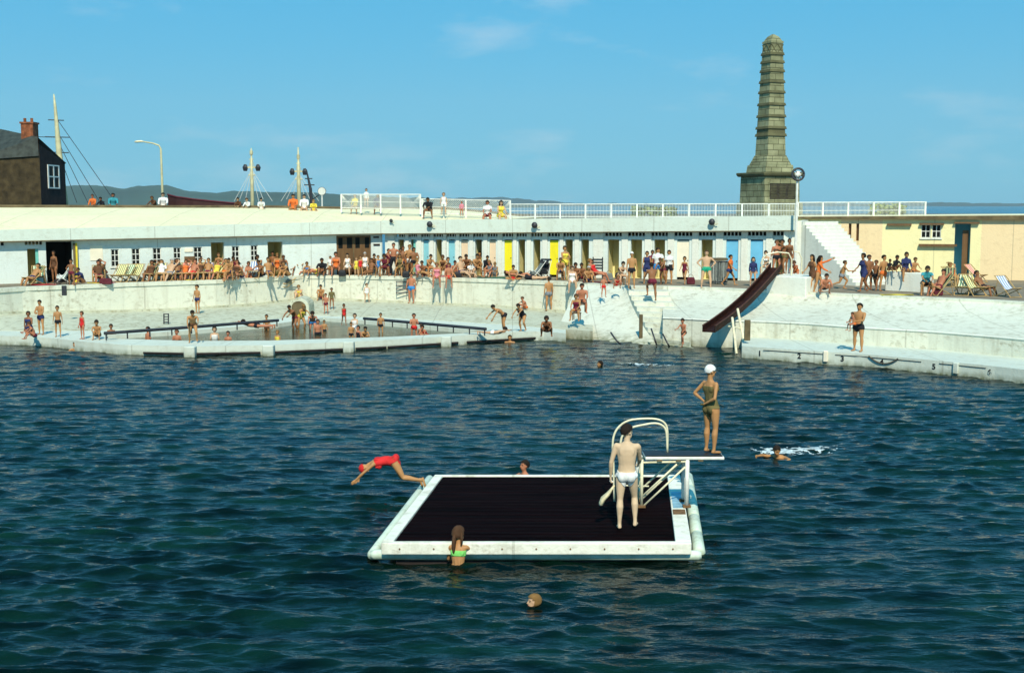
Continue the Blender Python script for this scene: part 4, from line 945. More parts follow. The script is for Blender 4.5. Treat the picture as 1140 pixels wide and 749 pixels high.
def slabq(a, u0,u1,v0,v1,z0,z1,n=1):
    p = [qd(u0,v0),qd(u1,v0),qd(u1,v1),qd(u0,v1)]; vs = [(q.x,q.y,z) for z in (z0,z1) for q in p]
    return a.add(vs, [(3,2,1,0),(4,5,6,7),(0,1,5,4),(1,2,6,5),(2,3,7,6),(3,0,4,7)])
eb = .036; er = .052
nb = 22
for i in range(nb):
    a = MB(); v0 = .03+.945*i/nb; v1 = .03+.945*(i+1)/nb-.004; slabq(a, eb+.002, 1-er-.002, v0, v1, DK-.09, DK-.018+.004*math.sin(i*7)); bevel(a.build('deck_board', M['deck'], raft), .008)
a = MB(); slabq(a, 0,1,0,.024,DK-.20,DK); bevel(a.build('front_beam', M['raft_white'], raft), .02, 2)
a = MB(); slabq(a, 0,1,.98,1.0,DK-.18,DK); bevel(a.build('rear_beam', M['raft_white'], raft), .015, 2)
a = MB(); slabq(a, 0,eb,.0245,.9795,DK-.19,DK+.004); bevel(a.build('side_beam', M['raft_white'], raft), .015, 2)
a = MB(); slabq(a, 1-er,1,.0245,.9795,DK-.19,DK+.004); bevel(a.build('side_beam', M['raft_white'], raft), .015, 2)
a = MB(); slabq(a, 1-er+.006,1-.006,.45,.70,DK+.004,DK+.008); a.build('worn_patch', M['blue_wear'], raft)
a = MB(); slabq(a, 1-er+.004,1-.004,.36,.42,DK+.004,DK+.02); a.build('mounting_plate', M['rust'], raft)
a = MB()
for k_ in range(9): 
    u = .06+.11*k_; p = qd(u, 0); a.tube([(p.x,p.y-.012,DK-.10),(p.x,p.y+.01,DK-.10)],.014,8)
a.build('bolt_heads', M['rust'], raft)['kind'] = 'stuff'
a = MB(); slabq(a, .04,.96,.04,.96,-.25,DK-.2); a.build('hull_box', M['dark'], raft)
# floats round the frame, low in the water
def floatp(p, q, r_, name='float', m='raft_float', seg=1):
    for s_ in range(seg):
        x = p.lerp(q, s_/seg+.004); y = p.lerp(q, (s_+1)/seg-.004); dd = (y-x).normalized(); a = MB()
        a.tube([x, x+dd*.06, y-dd*.06, y], [r_*.7, r_, r_, r_*.7], 10); a.build(name, M[m], raft, True)
a0 = P(411,617,.10); b0 = P(782,618,.10); floatp(a0, b0, .085, seg=1)
a1 = P(409,619,.06); b1 = P(476,532,.06); floatp(a1+Vector((.06,0,0)), b1+Vector((.06,0,0)), .085)
floatp(P(777,616,.04)+Vector((.02,0,0)), P(764,530,.04)+Vector((.03,0,0)), .11, seg=5)
# ------------------------------------------------------------------ diving stand
dv = empty('diving_stand', (0,0,0), 0, 'cream tubular diving stand with short black topped board on the raft', 'diving board')
dY = 21.75; bz = 1.32
def dpt(x, y, dy=0): p = D(x, y, dY); return Vector((p.x, dY+dy, p.z))
bx0, bx1 = D(717,505,dY).x, D(804,505,dY).x; bz = D(760,505,dY).z
a = MB(); a.box(((bx0+bx1)/2, dY+.02, bz-.035), (bx1-bx0, .52, .05)); bevel(a.build('board', M['white_metal'], dv), .012, 2)
a = MB(); a.box(((bx0+bx1)/2-.01, dY+.02, bz+.002), (bx1-bx0-.03, .47, .022)); bevel(a.build('board_mat', M['black'], dv), .006)
a = MB()
for q in (.18,.42,.7): a.box((bx0+(bx1-bx0)*q, dY-.235, bz-.075), (.09,.03,.03))
a.build('cleats', M['coping'], dv)
lx0, lx1 = D(713,540,dY).x, D(763,540,dY).x; zb_ = DK
for sx, lx_ in ((0,lx0),(1,lx1)):
    for dy in (-.2,.24):
        a = MB(); a.tube([(lx_,dY+dy,zb_+.01),(lx_,dY+dy,bz-.06)], .028 if sx==0 else .04, 10); a.build('leg', M['cream_metal'] if sx==0 else M['white_metal'], dv, True)
        a = MB(); a.box((lx_,dY+dy,zb_+.03),(.14,.12,.04)); a.build('foot_plate', M['rust'], dv)
for dy in (-.2,.24):
    for (xa,ya,xb,yb) in ((714,561,761,517),(714,549,752,514)):
        p = D(xa,ya,dY); q = D(xb,yb,dY); a = MB(); a.tube([(p.x,dY+dy,p.z),(q.x,dY+dy,q.z)], .018, 8); a.build('brace', M['cream_metal'], dv, True)
    a = MB(); a.tube([(lx0,dY+dy,bz-.12),(lx1,dY+dy,bz-.10)], .02, 8); a.build('tie_bar', M['cream_metal'], dv, True)
for zz_ in (.62,.90,1.15):
    a = MB(); a.tube([(lx0,dY-.2,zz_),(lx0,dY+.24,zz_)], .016, 8); a.build('rung', M['cream_metal'], dv, True)
# hooped hand rails
for dy, pts in ((.27, [(743,503),(743,480),(740,471),(731,466.5),(715,466),(700,468),(690,474),(684,483),(682,496),(683,520),(684,553)]),
                (-.23,[(743,503),(742,482),(738,474),(729,471),(715,473),(703,476),(695,482),(691,492),(690,520),(690,556)])):
    ps = []
    for x, y in pts: p = D(x, y, dY+dy); ps.append(p)
    ps[-1].z = DK
    sm = []
    for i in range(len(ps)-1):
        p0 = ps[max(i-1,0)]; p1 = ps[i]; p2 = ps[i+1]; p3 = ps[min(i+2,len(ps)-1)]
        for t in (0,.33,.66): sm.append(.5*((2*p1)+(-p0+p2)*t+(2*p0-5*p1+4*p2-p3)*t*t+(-p0+3*p1-3*p2+p3)*t**3))
    sm.append(ps[-1]); a = MB(); a.tube(sm, .02, 8); a.build('hoop_rail', M['cream_metal'], dv, True)
p = D(690,540,dY-.23); q = D(722,541,dY); a = MB(); a.tube([p, q], .014, 6); a.build('cross_bar', M['cream_metal'], dv)

# ------------------------------------------------------------------ people
SK = {k: mat('skin_'+k, c, .55, .10, 3, spec=.25) for k, c in {'pale':(.60,.37,.22),'tan':(.46,.23,.09),'brown':(.28,.12,.05),'red':(.48,.19,.10),'white':(.64,.46,.29)}.items()}
def cl(name, c, **k): M[name] = mat(name, c, .85, .14, 8, .15, spec=.15, **k)
for n_, c_ in (('c_black',(.02,.02,.025)),('c_navy',(.03,.04,.12)),('c_blue',(.05,.25,.6)),('c_green',(.02,.35,.2)),('c_lime',(.22,.65,.15)),('c_red',(.65,.03,.03)),('c_orange',(.75,.18,.04)),('c_maroon',(.16,.02,.04)),
               ('c_white',(.8,.8,.76)),('c_yellow',(.8,.65,.08)),('c_pink',(.7,.25,.3)),('c_olive',(.16,.13,.05)),('c_brown',(.13,.06,.03)),('c_grey',(.22,.24,.26)),('c_teal',(.05,.3,.35)),('h_dark',(.02,.014,.01)),('h_brown',(.08,.04,.02)),('h_fair',(.22,.12,.04)),('h_grey',(.4,.38,.35)),('c_eye',(.03,.02,.02)),('c_lip',(.35,.1,.08))): cl(n_, c_)
def dirv_(fl, ab=0, s=1):
    fl, ab = R(fl), R(ab); return Vector((math.sin(ab)*s, math.cos(ab)*math.sin(fl), -math.cos(ab)*math.cos(fl)))
STAND = dict(lum=0, chest=2, head=0, yaw=0, thigh=((2,4),(-2,4)), shank=(-1,-4), ua=((-3,10),(3,9)), fa=((10,5),(14,4)), foot=(0,0))
def mkpose(**k): p = dict(STAND); p.update(k); return p
POSE = {
 'stand': mkpose(),
 'stand2': mkpose(thigh=((8,7),(-3,5)), shank=(-4,-5), ua=((20,12),(-8,12)), fa=((70,-20),(-2,4)), yaw=25),
 'akimbo': mkpose(thigh=((3,10),(-2,10)), ua=((-14,42),(-14,42)), fa=((20,-38),(20,-38))),
 'folded': mkpose(ua=((24,12),(24,12)), fa=((80,-50),(85,-50)), chest=4, head=10),
 'walk': mkpose(lum=4, chest=6, thigh=((26,2),(-14,2)), shank=(8,-38), ua=((-24,6),(26,6)), fa=((-8,4),(50,0)), foot=(5,-35)),
 'run': mkpose(lum=12, chest=16, thigh=((45,2),(-18,2)), shank=(-25,-75), ua=((-35,14),(40,10)), fa=((-10,10),(95,0)), foot=(-5,-60)),
 'bend': mkpose(lum=48, chest=66, head=40, thigh=((10,5),(2,5)), shank=(-8,-8), ua=((40,6),(52,6)), fa=((30,0),(40,0))),
 'bend2': mkpose(lum=35, chest=50, head=30, thigh=((30,8),(10,6)), shank=(-30,-25), ua=((75,8),(55,6)), fa=((60,0),(40,0))),
 'crouch': mkpose(lum=35, chest=48, head=20, thigh=((112,10),(108,12)), shank=(-28,-32), ua=((45,6),(50,8)), fa=((80,-10),(75,-15))),
 'sit_edge': mkpose(lum=-2, chest=10, head=12, thigh=((84,8),(82,8)), shank=(-4,4), ua=((22,8),(18,10)), fa=((55,-8),(50,-6)), foot=(-30,-30)),
 'sit_bench': mkpose(lum=6, chest=18, head=12, thigh=((84,8),(86,9)), shank=(-6,6), ua=((35,6),(30,8)), fa=((70,-8),(65,-10))),
 'sit_lean': mkpose(lum=22, chest=38, head=22, thigh=((88,14),(86,12)), shank=(-10,0), ua=((50,6),(52,6)), fa=((75,-14),(72,-14))),
 'sit_knees': mkpose(lum=16, chest=32, head=18, thigh=((128,6),(126,6)), shank=(32,30), ua=((58,6),(60,6)), fa=((78,-16),(78,-16))),
 'sit_out': mkpose(lum=-14, chest=-8, head=8, thigh=((88,6),(96,5)), shank=(84,60), ua=((-30,14),(-32,14)), fa=((-26,6),(-28,6)), foot=(-40,-30)),
 'sit_cross': mkpose(lum=10, chest=22, head=20, thigh=((90,48),(90,48)), shank=(60,60), ua=((30,10),(34,10)), fa=((70,-20),(60,-18)), shab=-72),
 'recline': mkpose(lum=-38, chest=-30, head=-6, thigh=((88,8),(84,9)), shank=(22,16), ua=((10,14),(6,14)), fa=((70,0),(72,0)), foot=(0,0)),
 'recline2': mkpose(lum=-34, chest=-26, head=4, thigh=((86,6),(98,5)), shank=(34,10), ua=((-160,30),(10,14)), fa=((-110,-40),(84,-20)), foot=(0,0)),
 'lie_up': mkpose(lum=-80, chest=-78, head=-66, thigh=((92,6),(110,5)), shank=(86,45), ua=((80,12),(84,12)), fa=((92,4),(90,4)), foot=(-50,-20)),
 'lie_prone': mkpose(lum=84, chest=76, head=45, thigh=((-90,6),(-90,5)), shank=(-92,-96), ua=((110,30),(110,30)), fa=((95,-30),(95,-30)), foot=(-70,-70)),
 'reach': mkpose(lum=8, chest=12, thigh=((20,5),(-4,5)), shank=(-10,-14), ua=((110,8),(35,8)), fa=((120,0),(60,0))),
 'climb': mkpose(lum=10, chest=14, head=14, thigh=((60,5),(-2,5)), shank=(-18,-8), ua=((30,10),(45,8)), fa=((60,0),(75,0))),
 'carry': mkpose(lum=-4, chest=-2, thigh=((4,5),(-2,5)), ua=((35,8),(32,8)), fa=((88,-25),(84,-25))),
 'swim_up': mkpose(lum=10, chest=16, head=-6, ua=((50,40),(50,40)), fa=((80,10),(80,10))),
 'ladder_lean': mkpose(lum=14, chest=24, head=10, thigh=((15,4),(0,4)), shank=(-8,-6), ua=((60,10),(60,10)), fa=((80,-8),(78,-8))),
}
def body(pose, sex='m', detail=0, vox=.024, child=False):
    """one continuous figure 1.75 m tall; returns body mesh, bones, head frame"""
    a = MB(); bones = []
    wS = .185 if sex == 'm' else .162; wH = .092 if sex == 'm' else .098
    hk = 1.28 if child else 1.09
    l1, l2 = R(pose['lum']), R(pose['chest'])
    def up(t): return Vector((0, math.sin(t), math.cos(t)))
    def fw(t): return Vector((0, math.cos(t), -math.sin(t)))
    X = Vector((1,0,0)); pel = Vector((0,0,0)); rib = pel+up(l1)*.27; neck = rib+up(l2)*.29
    # torso
    if sex == 'm': prof = [(-.09,.085,.075),(-.05,.150,.11),(.02,.166,.118),(.10,.148,.102),(.18,.138,.098),(.27,.152,.11),(.36,.168,.118),(.44,.176,.112),(.49,.168,.092),(.525,.125,.074),(.56,.072,.064)]
    else: prof = [(-.09,.09,.075),(-.05,.162,.112),(.02,.176,.122),(.10,.150,.104),(.18,.120,.088),(.27,.134,.098),(.36,.150,.106),(.44,.154,.098),(.49,.146,.080),(.525,.105,.064),(.56,.060,.056)]
    rings = []
    for s_, rx, ry in prof:
        if s_ < .27: c = pel+up(l1)*s_
        else: c = rib+up(l2)*(s_-.27)
        k = min(1, max(0, (s_-.15)/.24)); tt = l1*(1-k)+l2*k
        rings.append([c + X*rx*math.cos(q)+fw(tt)*ry*math.sin(q) for q in [2*math.pi*i/16 for i in range(16)]])
    a.loft(rings); bones.append(('torso', pel-up(l1)*.08, rib, .12)); bones.append(('chest', rib, neck, .12))
    for s in (-1,1): a.ell(pel-fw(l1)*.062+X*s*.072-up(l1)*.02, (.082,.078,.09))
    if sex == 'f' and not child:
        for s in (-1,1): a.ell(rib+up(l2)*.10+fw(l2)*.085+X*s*.07, (.062,.058,.062))
    if detail:
        for s in (-1,1):
            a.ell(rib+up(l2)*.13-fw(l2)*.088+X*s*.078, (.052,.018,.070), rot=Matrix.Rotation(-l2,3,'X')); a.ell(rib-up(l2)*.05-fw((l1+l2)/2)*.080+X*s*.034, (.026,.018,.12), rot=Matrix.Rotation(-(l1+l2)/2,3,'X'))
            a.ell(rib+up(l2)*.15+fw(l2)*.088+X*s*.07, (.068,.022,.05), rot=Matrix.Rotation(-l2,3,'X'))
    # head
    hp = R(pose['head']); hy = R(pose.get('yaw',0)); nd = (up(l2)*.6+up(hp)).normalized()
    hc = neck + nd*.06 + up(hp)*.095*hk
    a.tube([neck-up(l2)*.04, neck+nd*.05, hc-up(hp)*.04], [.062,.052,.052], 10)
    HR = Matrix.Rotation(-hp,3,'X') @ Matrix.Rotation(hy,3,'Z')
    H = lambda x,y,z: hc + HR @ (Vector((x,y,z))*hk)
    a.ell(H(0,-.008,.028), (.076*hk,.094*hk,.094*hk), 14, 10, HR); a.ell(H(0,.022,-.045), (.058*hk,.066*hk,.068*hk), 12, 8, HR)
    a.tube([H(0,.088,.012),H(0,.108,-.016),H(0,.092,-.026)], [.008,.015,.009], 6)
    for s in (-1,1): a.ell(H(s*.078,-.004,-.005), (.012*hk,.020*hk,.032*hk), 8, 6, HR)
    bones.append(('head', hc-up(hp)*.03, hc+up(hp)*.05, .09)); bones.append(('neck', neck+nd*.02, neck+nd*.06, .055))
    post = []   # fingers
    for i, s in ((0,-1),(1,1)):
        # leg
        th, ab = pose['thigh'][i]; sh = pose['shank'][i]; hip = pel+X*s*wH
        kn = hip + dirv_(th, ab, s)*.42; an = kn + dirv_(sh, pose.get('shab', ab*.3), s)*.41
        td = (kn-hip).normalized(); sdv = (an-kn).normalized()
        bk = -fw(0) if abs(sh) < 60 else Vector((0,0,-1))
        cv = kn.lerp(an,.28) - (sdv.cross(X)).normalized()*(.014 if sdv.z < 0 else .014)*(-1 if (sdv.cross(X)).y < 0 else 1)*1
        k = .92 if child else (1.0 if sex=='m' else 1.03)
        a.tube([hip-td*.02, hip.lerp(kn,.2), hip.lerp(kn,.55), hip.lerp(kn,.88), kn], [.090*k,.092*k,.076*k,.056*k,.051*k], 12)
        a.tube([kn-sdv*.02, cv, kn.lerp(an,.6), kn.lerp(an,.85), an], [.050*k,.061*k,.046*k,.034*k,.034*k], 12)
        fp = R(pose['foot'][i]); fd = Vector((s*.12, math.cos(fp), math.sin(fp))).normalized(); dn = fd.cross(X).normalized()
        if dn.z > 0 and abs(fp) < 1.2: dn = -dn
        a.tube([an-fd*.055+dn*.035, an-fd*.02+dn*.045, an+fd*.06+dn*.05, an+fd*.13+dn*.058, an+fd*.185+dn*.062], [.030,.036,.036,.040,.020], 10, flat=.75)
        a.ell(an+dn*.022-fd*.006, (.037,.044,.046), 10, 8)
        if detail:
            sx = Vector((s,0,0))
            for j in range(5):
                b_ = an+fd*(.165-.012*j)+dn*.060+sx*(-.030+.0155*j); a.tube([b_, b_+fd*(.030-.003*j)], [.011-.001*j,.008-.0007*j], 8)
        bones.append(('thigh', hip, kn, .08)); bones.append(('shank', kn, an, .05))
        # arm
        ua = pose['ua'][i]; fa = pose['fa'][i]; shp = rib+up(l2)*.215+X*s*wS
        el = shp + dirv_(ua[0], ua[1], s)*.29; wr = el + dirv_(fa[0], fa[1], s)*.25
        k = .9 if sex=='f' or child else 1.05
        a.tube([rib+up(l2)*.20+X*s*.06, shp-X*s*.01-up(l2)*.004], [.07*k,.056*k], 10); a.ell(shp-X*s*.012, (.054*k,.053*k,.056*k)); a.tube([shp, shp.lerp(el,.35), shp.lerp(el,.8), el], [.050*k,.046*k,.038*k,.037*k], 10)
        a.tube([el-(wr-el)*.06, el.lerp(wr,.25), el.lerp(wr,.7), wr], [.036*k,.040*k,.030*k,.025*k], 10)
        bones.append(('uarm', shp, el, .045)); bones.append(('farm', el, wr, .035))
        fd2 = (wr-el).normalized(); pn = Vector((-s,0,0)); pn = (pn - fd2*pn.dot(fd2)); pn = pn.normalized() if pn.length > .1 else Vector((0,1,0))
        w_ = fd2.cross(pn).normalized()
        if w_.dot(fw(l2)) < 0: w_ = -w_          # thumb side
        hs_k = .95
        rot = Matrix((w_, pn, fd2)).transposed()
        a.ell(wr+fd2*.048*hs_k, (.040,.018,.052), 10, 8, rot)
        T_ = a if detail else None
        curl = pose.get('curl', .5)
        fm = MB()
        for j in range(4):
            b_ = wr+fd2*.078+w_*(.030-.021*j); L_ = (.072,.080,.074,.058)[j]*.5
            m1 = b_+(fd2*math.cos(curl*.5)+pn*math.sin(curl*.5)).normalized()*L_*1.1; e1 = m1+(fd2*math.cos(curl*1.6)+pn*math.sin(curl*1.6)).normalized()*L_
            (a if detail else fm).tube([b_-fd2*.02, b_, m1, e1], [.0095,.0095,.0085,.0065], 8 if detail else 5)
        tb = wr+fd2*.028+w_*.026
        (a if detail else fm).tube([tb, tb+(fd2*.7+w_*.8).normalized()*.035, tb+(fd2*.95+w_*.5+pn*.2).normalized()*.07], [.012,.011,.008], 8 if detail else 5)
        post.append(fm)
    src = a.mesh('src'); o = bpy.data.objects.new('src', src); C.objects.link(o)
    m = o.modifiers.new('r','REMESH'); m.mode = 'VOXEL'; m.voxel_size = vox
    m = o.modifiers.new('s','SMOOTH'); m.factor = .5; m.iterations = 2 if not detail else 7
    dg = bpy.context.evaluated_depsgraph_get(); me = bpy.data.meshes.new_from_object(o.evaluated_get(dg))
    bpy.data.objects.remove(o); bpy.data.meshes.remove(src)
    return me, bones, (hc, HR, hk), post, (hc, neck, pel)
def np_mesh(me):
    n = len(me.vertices); v = np.empty(n*3, np.float32); me.vertices.foreach_get('co', v); v = v.reshape(-1,3)
    no = np.empty(n*3, np.float32); me.vertices.foreach_get('normal', no); no = no.reshape(-1,3)
    f = [tuple(p.vertices) for p in me.polygons]; return v, no, f
CL = {'trunks': dict(torso=(-.3,.5), thigh=(-.2,.22)), 'shorts': dict(torso=(-.3,.55), thigh=(-.2,.5)), 'briefs': dict(torso=(-.3,.40), thigh=(-.2,.05)),
      'onepiece': dict(torso=(-.3,1.1), chest=(-.1,.62), thigh=(-.2,.0)), 'bra': dict(chest=(.18,.55)), 'shirt': dict(torso=(.3,1.1), chest=(-.1,1.2), uarm=(-.3,.55)),
      'dress': dict(torso=(-.4,1.1), chest=(-.1,.9), thigh=(-.2,.6)), 'jumper': dict(torso=(.2,1.1), chest=(-.1,1.2), uarm=(-.3,1.2), farm=(-.1,.85)), 'trousers': dict(torso=(-.4,.6), thigh=(-.3,1.2), shank=(-.1,.92))}
def classify(c, bones):
    best = np.full(len(c), 1e9); lab = np.zeros(len(c), int); tt = np.zeros(len(c))
    for i, (nm, p, q, r_) in enumerate(bones):
        p_ = np.array(p); d_ = np.array(q)-p_; L2 = d_@d_; t = ((c-p_)@d_)/L2; tc_ = np.clip(t,0,1)
        dist = np.linalg.norm(c-(p_+tc_[:,None]*d_), axis=1)/r_
        k = dist < best; best[k] = dist[k]; lab[k] = i; tt[k] = t[k]
    return lab, tt
def cloth_mesh(v, no, f, bones, spec, off, name):
    c = np.array([v[list(q)].mean(0) for q in f]); lab, tt = classify(c, bones); keep = np.zeros(len(f), bool)
    for i, b in enumerate(bones):
        if b[0] in spec: lo, hi = spec[b[0]]; keep |= (lab==i)&(tt>=lo)&(tt<=hi)
    idx = np.nonzero(keep)[0]
    if len(idx) == 0: return None
    mp_ = {}; vs = []; fs = []
    for i in idx:
        g_ = []
        for q in f[i]:
            if q not in mp_: mp_[q] = len(vs); vs.append(tuple(v[q]+no[q]*off))
            g_.append(mp_[q])
        fs.append(tuple(g_))
    # turn the open edge in to the skin so that the garment has thickness
    ed = {}
    for i in idx:
        ff = f[i]
        for j in range(len(ff)): e = (ff[j], ff[(j+1)%len(ff)]); ed[tuple(sorted(e))] = ed.get(tuple(sorted(e)), []) + [e]
    inn = {}
    for k_, es in ed.items():
        if len(es) == 1:
            p, q = es[0]
            for w in (p,q):
                if w not in inn: inn[w] = len(vs); vs.append(tuple(v[w]-no[w]*.006))
            fs.append((mp_[q], mp_[p], inn[p], inn[q]))
    me = bpy.data.meshes.new(name); me.from_pydata(vs, [], fs); me.polygons.foreach_set('use_smooth', [True]*len(fs)); me.update(); return me
def hair_mesh(frame, kind, body_fw=None):
    hc, HR, hk = frame; mb = MB(); n, m = 20, 14; vs = []; fs = []; idx = {}
    for i in range(m+1):
        for j in range(n):
            ph = math.pi*i/m; t = 2*math.pi*j/n; d = Vector((math.sin(ph)*math.cos(t), math.sin(ph)*math.sin(t), math.cos(ph)))
            bkk = max(0, min(1, (-d.y-.1)/.5))
            low = {'short':-.25-.45*bkk,'long':-.75,'cap':-.2-.35*bkk,'bob':-.85,'ponytail':-.3-.4*bkk}[kind]
            front = {'short':.30,'long':.28,'cap':.22,'bob':.30,'ponytail':.42}[kind]
            ok = (d.z > low and d.y < .35) or (d.z > front) 
            if kind != 'cap' and d.y > -.05 and d.z < -.05 and kind in ('short','ponytail'): ok = ok and False
            k = 1.10 if kind == 'cap' else 1.13 + .07*noise.noise(d*5+Vector((3,1,hk))) + .04*noise.noise(d*14)
            if kind in ('long','bob') and d.z < 0: k *= 1.08
            idx[(i,j)] = (len(vs), ok); vs.append(hc+HR@(Vector((d.x*.080*k, d.y*.100*k-.008, d.z*.096*k+.028))*hk))
    for i in range(m):
        for j in range(n):
            q = [(i,j),(i+1,j),(i+1,(j+1)%n),(i,(j+1)%n)]
            if sum(idx[w][1] for w in q) >= 3: fs.append(tuple(idx[w][0] for w in q))
    mb.add(vs, fs); T = lambda x,y,z: hc+HR@(Vector((x,y,z))*hk)
    if kind == 'long':
        mb.tube([T(0,-.06,.04),T(0,-.09,-.06),T(0,-.10,-.16),T(0,-.095,-.25),T(0,-.09,-.30)],[.06,.085,.08,.06,.02],10,flat=.5)
        for s in (-1,1): mb.tube([T(s*.07,-.02,.03),T(s*.085,-.01,-.07),T(s*.08,-.02,-.17)],[.03,.028,.012],8)
    if kind == 'ponytail': mb.tube([T(0,-.09,.03),T(0,-.14,.0),T(0,-.15,-.08),T(0,-.12,-.17)],[.03,.035,.03,.01],8)
    me = mb.mesh('hair', True); bm = bmesh.new(); bm.from_mesh(me); bmesh.ops.delete(bm, geom=[w for w in bm.verts if not w.link_faces], context='VERTS'); bmesh.ops.recalc_face_normals(bm, faces=bm.faces); bm.to_mesh(me); bm.free(); return me
def eyes_mesh(frame):
    hc, HR, hk = frame; mb = MB(); T = lambda x,y,z: hc+HR@(Vector((x,y,z))*hk)
    for s in (-1,1):
        mb.ell(T(s*.030,.074,.012), (.012*hk,.008*hk,.006*hk), 8, 6, HR); mb.tube([T(s*.016,.083,.030),T(s*.032,.080,.034),T(s*.046,.068,.029)],.004*hk,5)
    return mb.mesh('eyes', True)
def mouth_mesh(frame):
    hc, HR, hk = frame; mb = MB(); T = lambda x,y,z: hc+HR@(Vector((x,y,z))*hk); mb.ell(T(0,.080,-.052), (.024*hk,.008*hk,.007*hk), 8, 6, HR); return mb.mesh('mouth', True)
PROTO = {}
def proto(pose, sex, hair, cloths, detail=0, vox=.024, child=False, contact='feet', off=None, posed=None):
    key = (pose, sex, child, detail); 
    if key not in PROTO:
        me, bones, frame, post, _ = body(posed or POSE[pose], sex, detail, vox, child)
        v, no, f = np_mesh(me); minz = float(v[:,2].min()); seat = float(-.10)
        mb = MB(); mb.v = [tuple(q) for q in v]; mb.f = list(f); mb.mi = [0]*len(f)
        for fm in post: mb.add(fm.v, fm.f)
        m2 = mb.mesh('person_body', True); bpy.data.meshes.remove(me)
        PROTO[key] = dict(mesh=m2, bones=bones, frame=frame, v=v, no=no, f=f, minz=minz, seat=seat, eyes=eyes_mesh(frame), mouth=mouth_mesh(frame), sub={})
    p = PROTO[key]
    for c in cloths:
        if c not in p['sub']: p['sub'][c] = cloth_mesh(p['v'], p['no'], p['f'], p['bones'], CL[c], off or (.014 if not detail else .008), c)
    hkey = 'hair_'+hair
    if hair != 'none' and hkey not in p['sub']: p['sub'][hkey] = hair_mesh(p['frame'], hair)
    return p
CNAME = {'trunks':'swimming_trunks','shorts':'shorts','briefs':'swimming_briefs','onepiece':'swimsuit','bra':'bikini_top','shirt':'shirt','dress':'dress','jumper':'jumper','trousers':'trousers'}
def person(loc, pose, H, face, sex, skin, wear, hair, label, group=None, detail=0, vox=.024, contact='feet', sink=0, headz=None, child=None, posed=None, haircol=None):
    """wear = ((garment, material), ...); face: compass heading in degrees, 180 looks at the camera"""
    child = (H < 1.36) if child is None else child
    hk_, hcol = hair; cloths = [w[0] for w in wear]
    p = proto(pose, sex, hk_, cloths, detail, vox, child, posed=posed)
    s = H/1.75; base = p['minz'] if contact == 'feet' else p['seat']
    if headz is not None: sink = (p['frame'][0].z-base)*s-headz
    r = bpy.data.objects.new('person', None); C.objects.link(r); r.empty_display_size = .2
    r.location = Vector(loc)+Vector((0,0,-sink)); r.rotation_euler = (0,0,R(face)); 
    tag(r, label, 'person', group)
    wv = 1 if detail else random.uniform(.95,1.22)
    def ch(name, me, m):
        o = bpy.data.objects.new(name, me); C.objects.link(o); o.parent = r; o.location = (0,0,-base*s); o.scale = (s*wv,s*(2*wv+1)/3,s)
        if not me.materials: me.materials.append(None)
        o.material_slots[0].link = 'OBJECT'; o.material_slots[0].material = m; return o
    ch('body', p['mesh'], SK[skin])
    for g_, m_ in wear:
        if p['sub'][g_] is not None: ch(CNAME[g_], p['sub'][g_], M[m_])
    if hk_ != 'none': ch('bathing_cap' if hk_ == 'cap' else 'hair', p['sub']['hair_'+hk_], M[hcol])
    ch('eyes', p['eyes'], M['c_eye']); ch('mouth', p['mouth'], M['c_lip'])
    return r
# ------------------------------------------------------------------ the people nearest the camera
DV = .0095
# man on the raft, seen from behind, head turned right, a towel in his left hand
pm = P(697, 588, DK)
posed = mkpose(lum=2, chest=4, head=6, yaw=-48, thigh=((-3,2),(16,6)), shank=(-6,-14), ua=((-4,15),(34,6)), fa=((16,2),(60,-4)), foot=(0,0), curl=.9)
man = person(pm, 'h_man', 1.76, -6, 'm', 'white', (('briefs','c_white'),), ('short','h_dark'), 'person in brief white trunks standing on the raft with back to camera', detail=1, vox=DV, posed=posed)
# towel hanging from his hand
tw = D(678, 545, pm.y-.05); a = MB(); rr = random.Random(4)
p0 = D(684,540,pm.y+.10); p1 = D(668,562,pm.y+.12)
a.tube([p0, p0.lerp(p1,.2)+Vector((0,0,.0)), p0.lerp(p1,.45), p0.lerp(p1,.7)+Vector((-.02,0,.01)), p0.lerp(p1,.92), p1], [.035,.05,.085,.10,.095,.05], 12, flat=.45)
tag(a.build('swim_fin', mat('cream_cloth', (.78,.68,.42), .8, .2, 5, .4), None, True), 'cream rolled towel held at the side of the man in white trunks', 'towel').name = 'towel'
# a second pale towel over the ladder post
p0 = D(713,508,21.4); a = MB(); q = D(707,532,21.35)
a.tube([p0+Vector((.03,0,.02)), p0, p0.lerp(q,.35)+Vector((-.02,-.03,0)), p0.lerp(q,.7), q],[.04,.06,.065,.055,.02],12,flat=.5)
tag(a.build('towel', M['white'], None, True), 'white towel draped over the ladder post of the diving stand', 'towel')
# woman on the board
pw = D(791, 503, dY); pw.z = bz+.014
posed = mkpose(lum=-4, chest=-6, head=4, yaw=-20, thigh=((4,3),(0,3)), shank=(-2,-6), ua=((-26,34),(-22,12)), fa=((30,-46),(-4,-62)), foot=(0,0), curl=.7)
person(Vector((pw.x, dY, pw.z)), 'h_woman', 1.60, -52, 'f', 'tan', (('onepiece','c_olive'),), ('cap','c_white'), 'person in olive swimsuit and white bathing cap standing on the diving board', detail=1, vox=DV, posed=posed, child=False)
# child in red diving off the left edge
pd0 = P(468, 539, .28)
posed = mkpose(lum=90, chest=102, head=130, thigh=((-30,4),(-18,5)), shank=(-84,-78), ua=((50,10),(44,10)), fa=((46,-6),(42,-6)), foot=(-100,-100), curl=.1)
H_ = 1.52; k_ = H_/1.75
p = proto('h_diver','f','cap',['onepiece'],1,DV,False,posed=posed)
an = [b for b in p['bones'] if b[0]=='shank'][0][2]
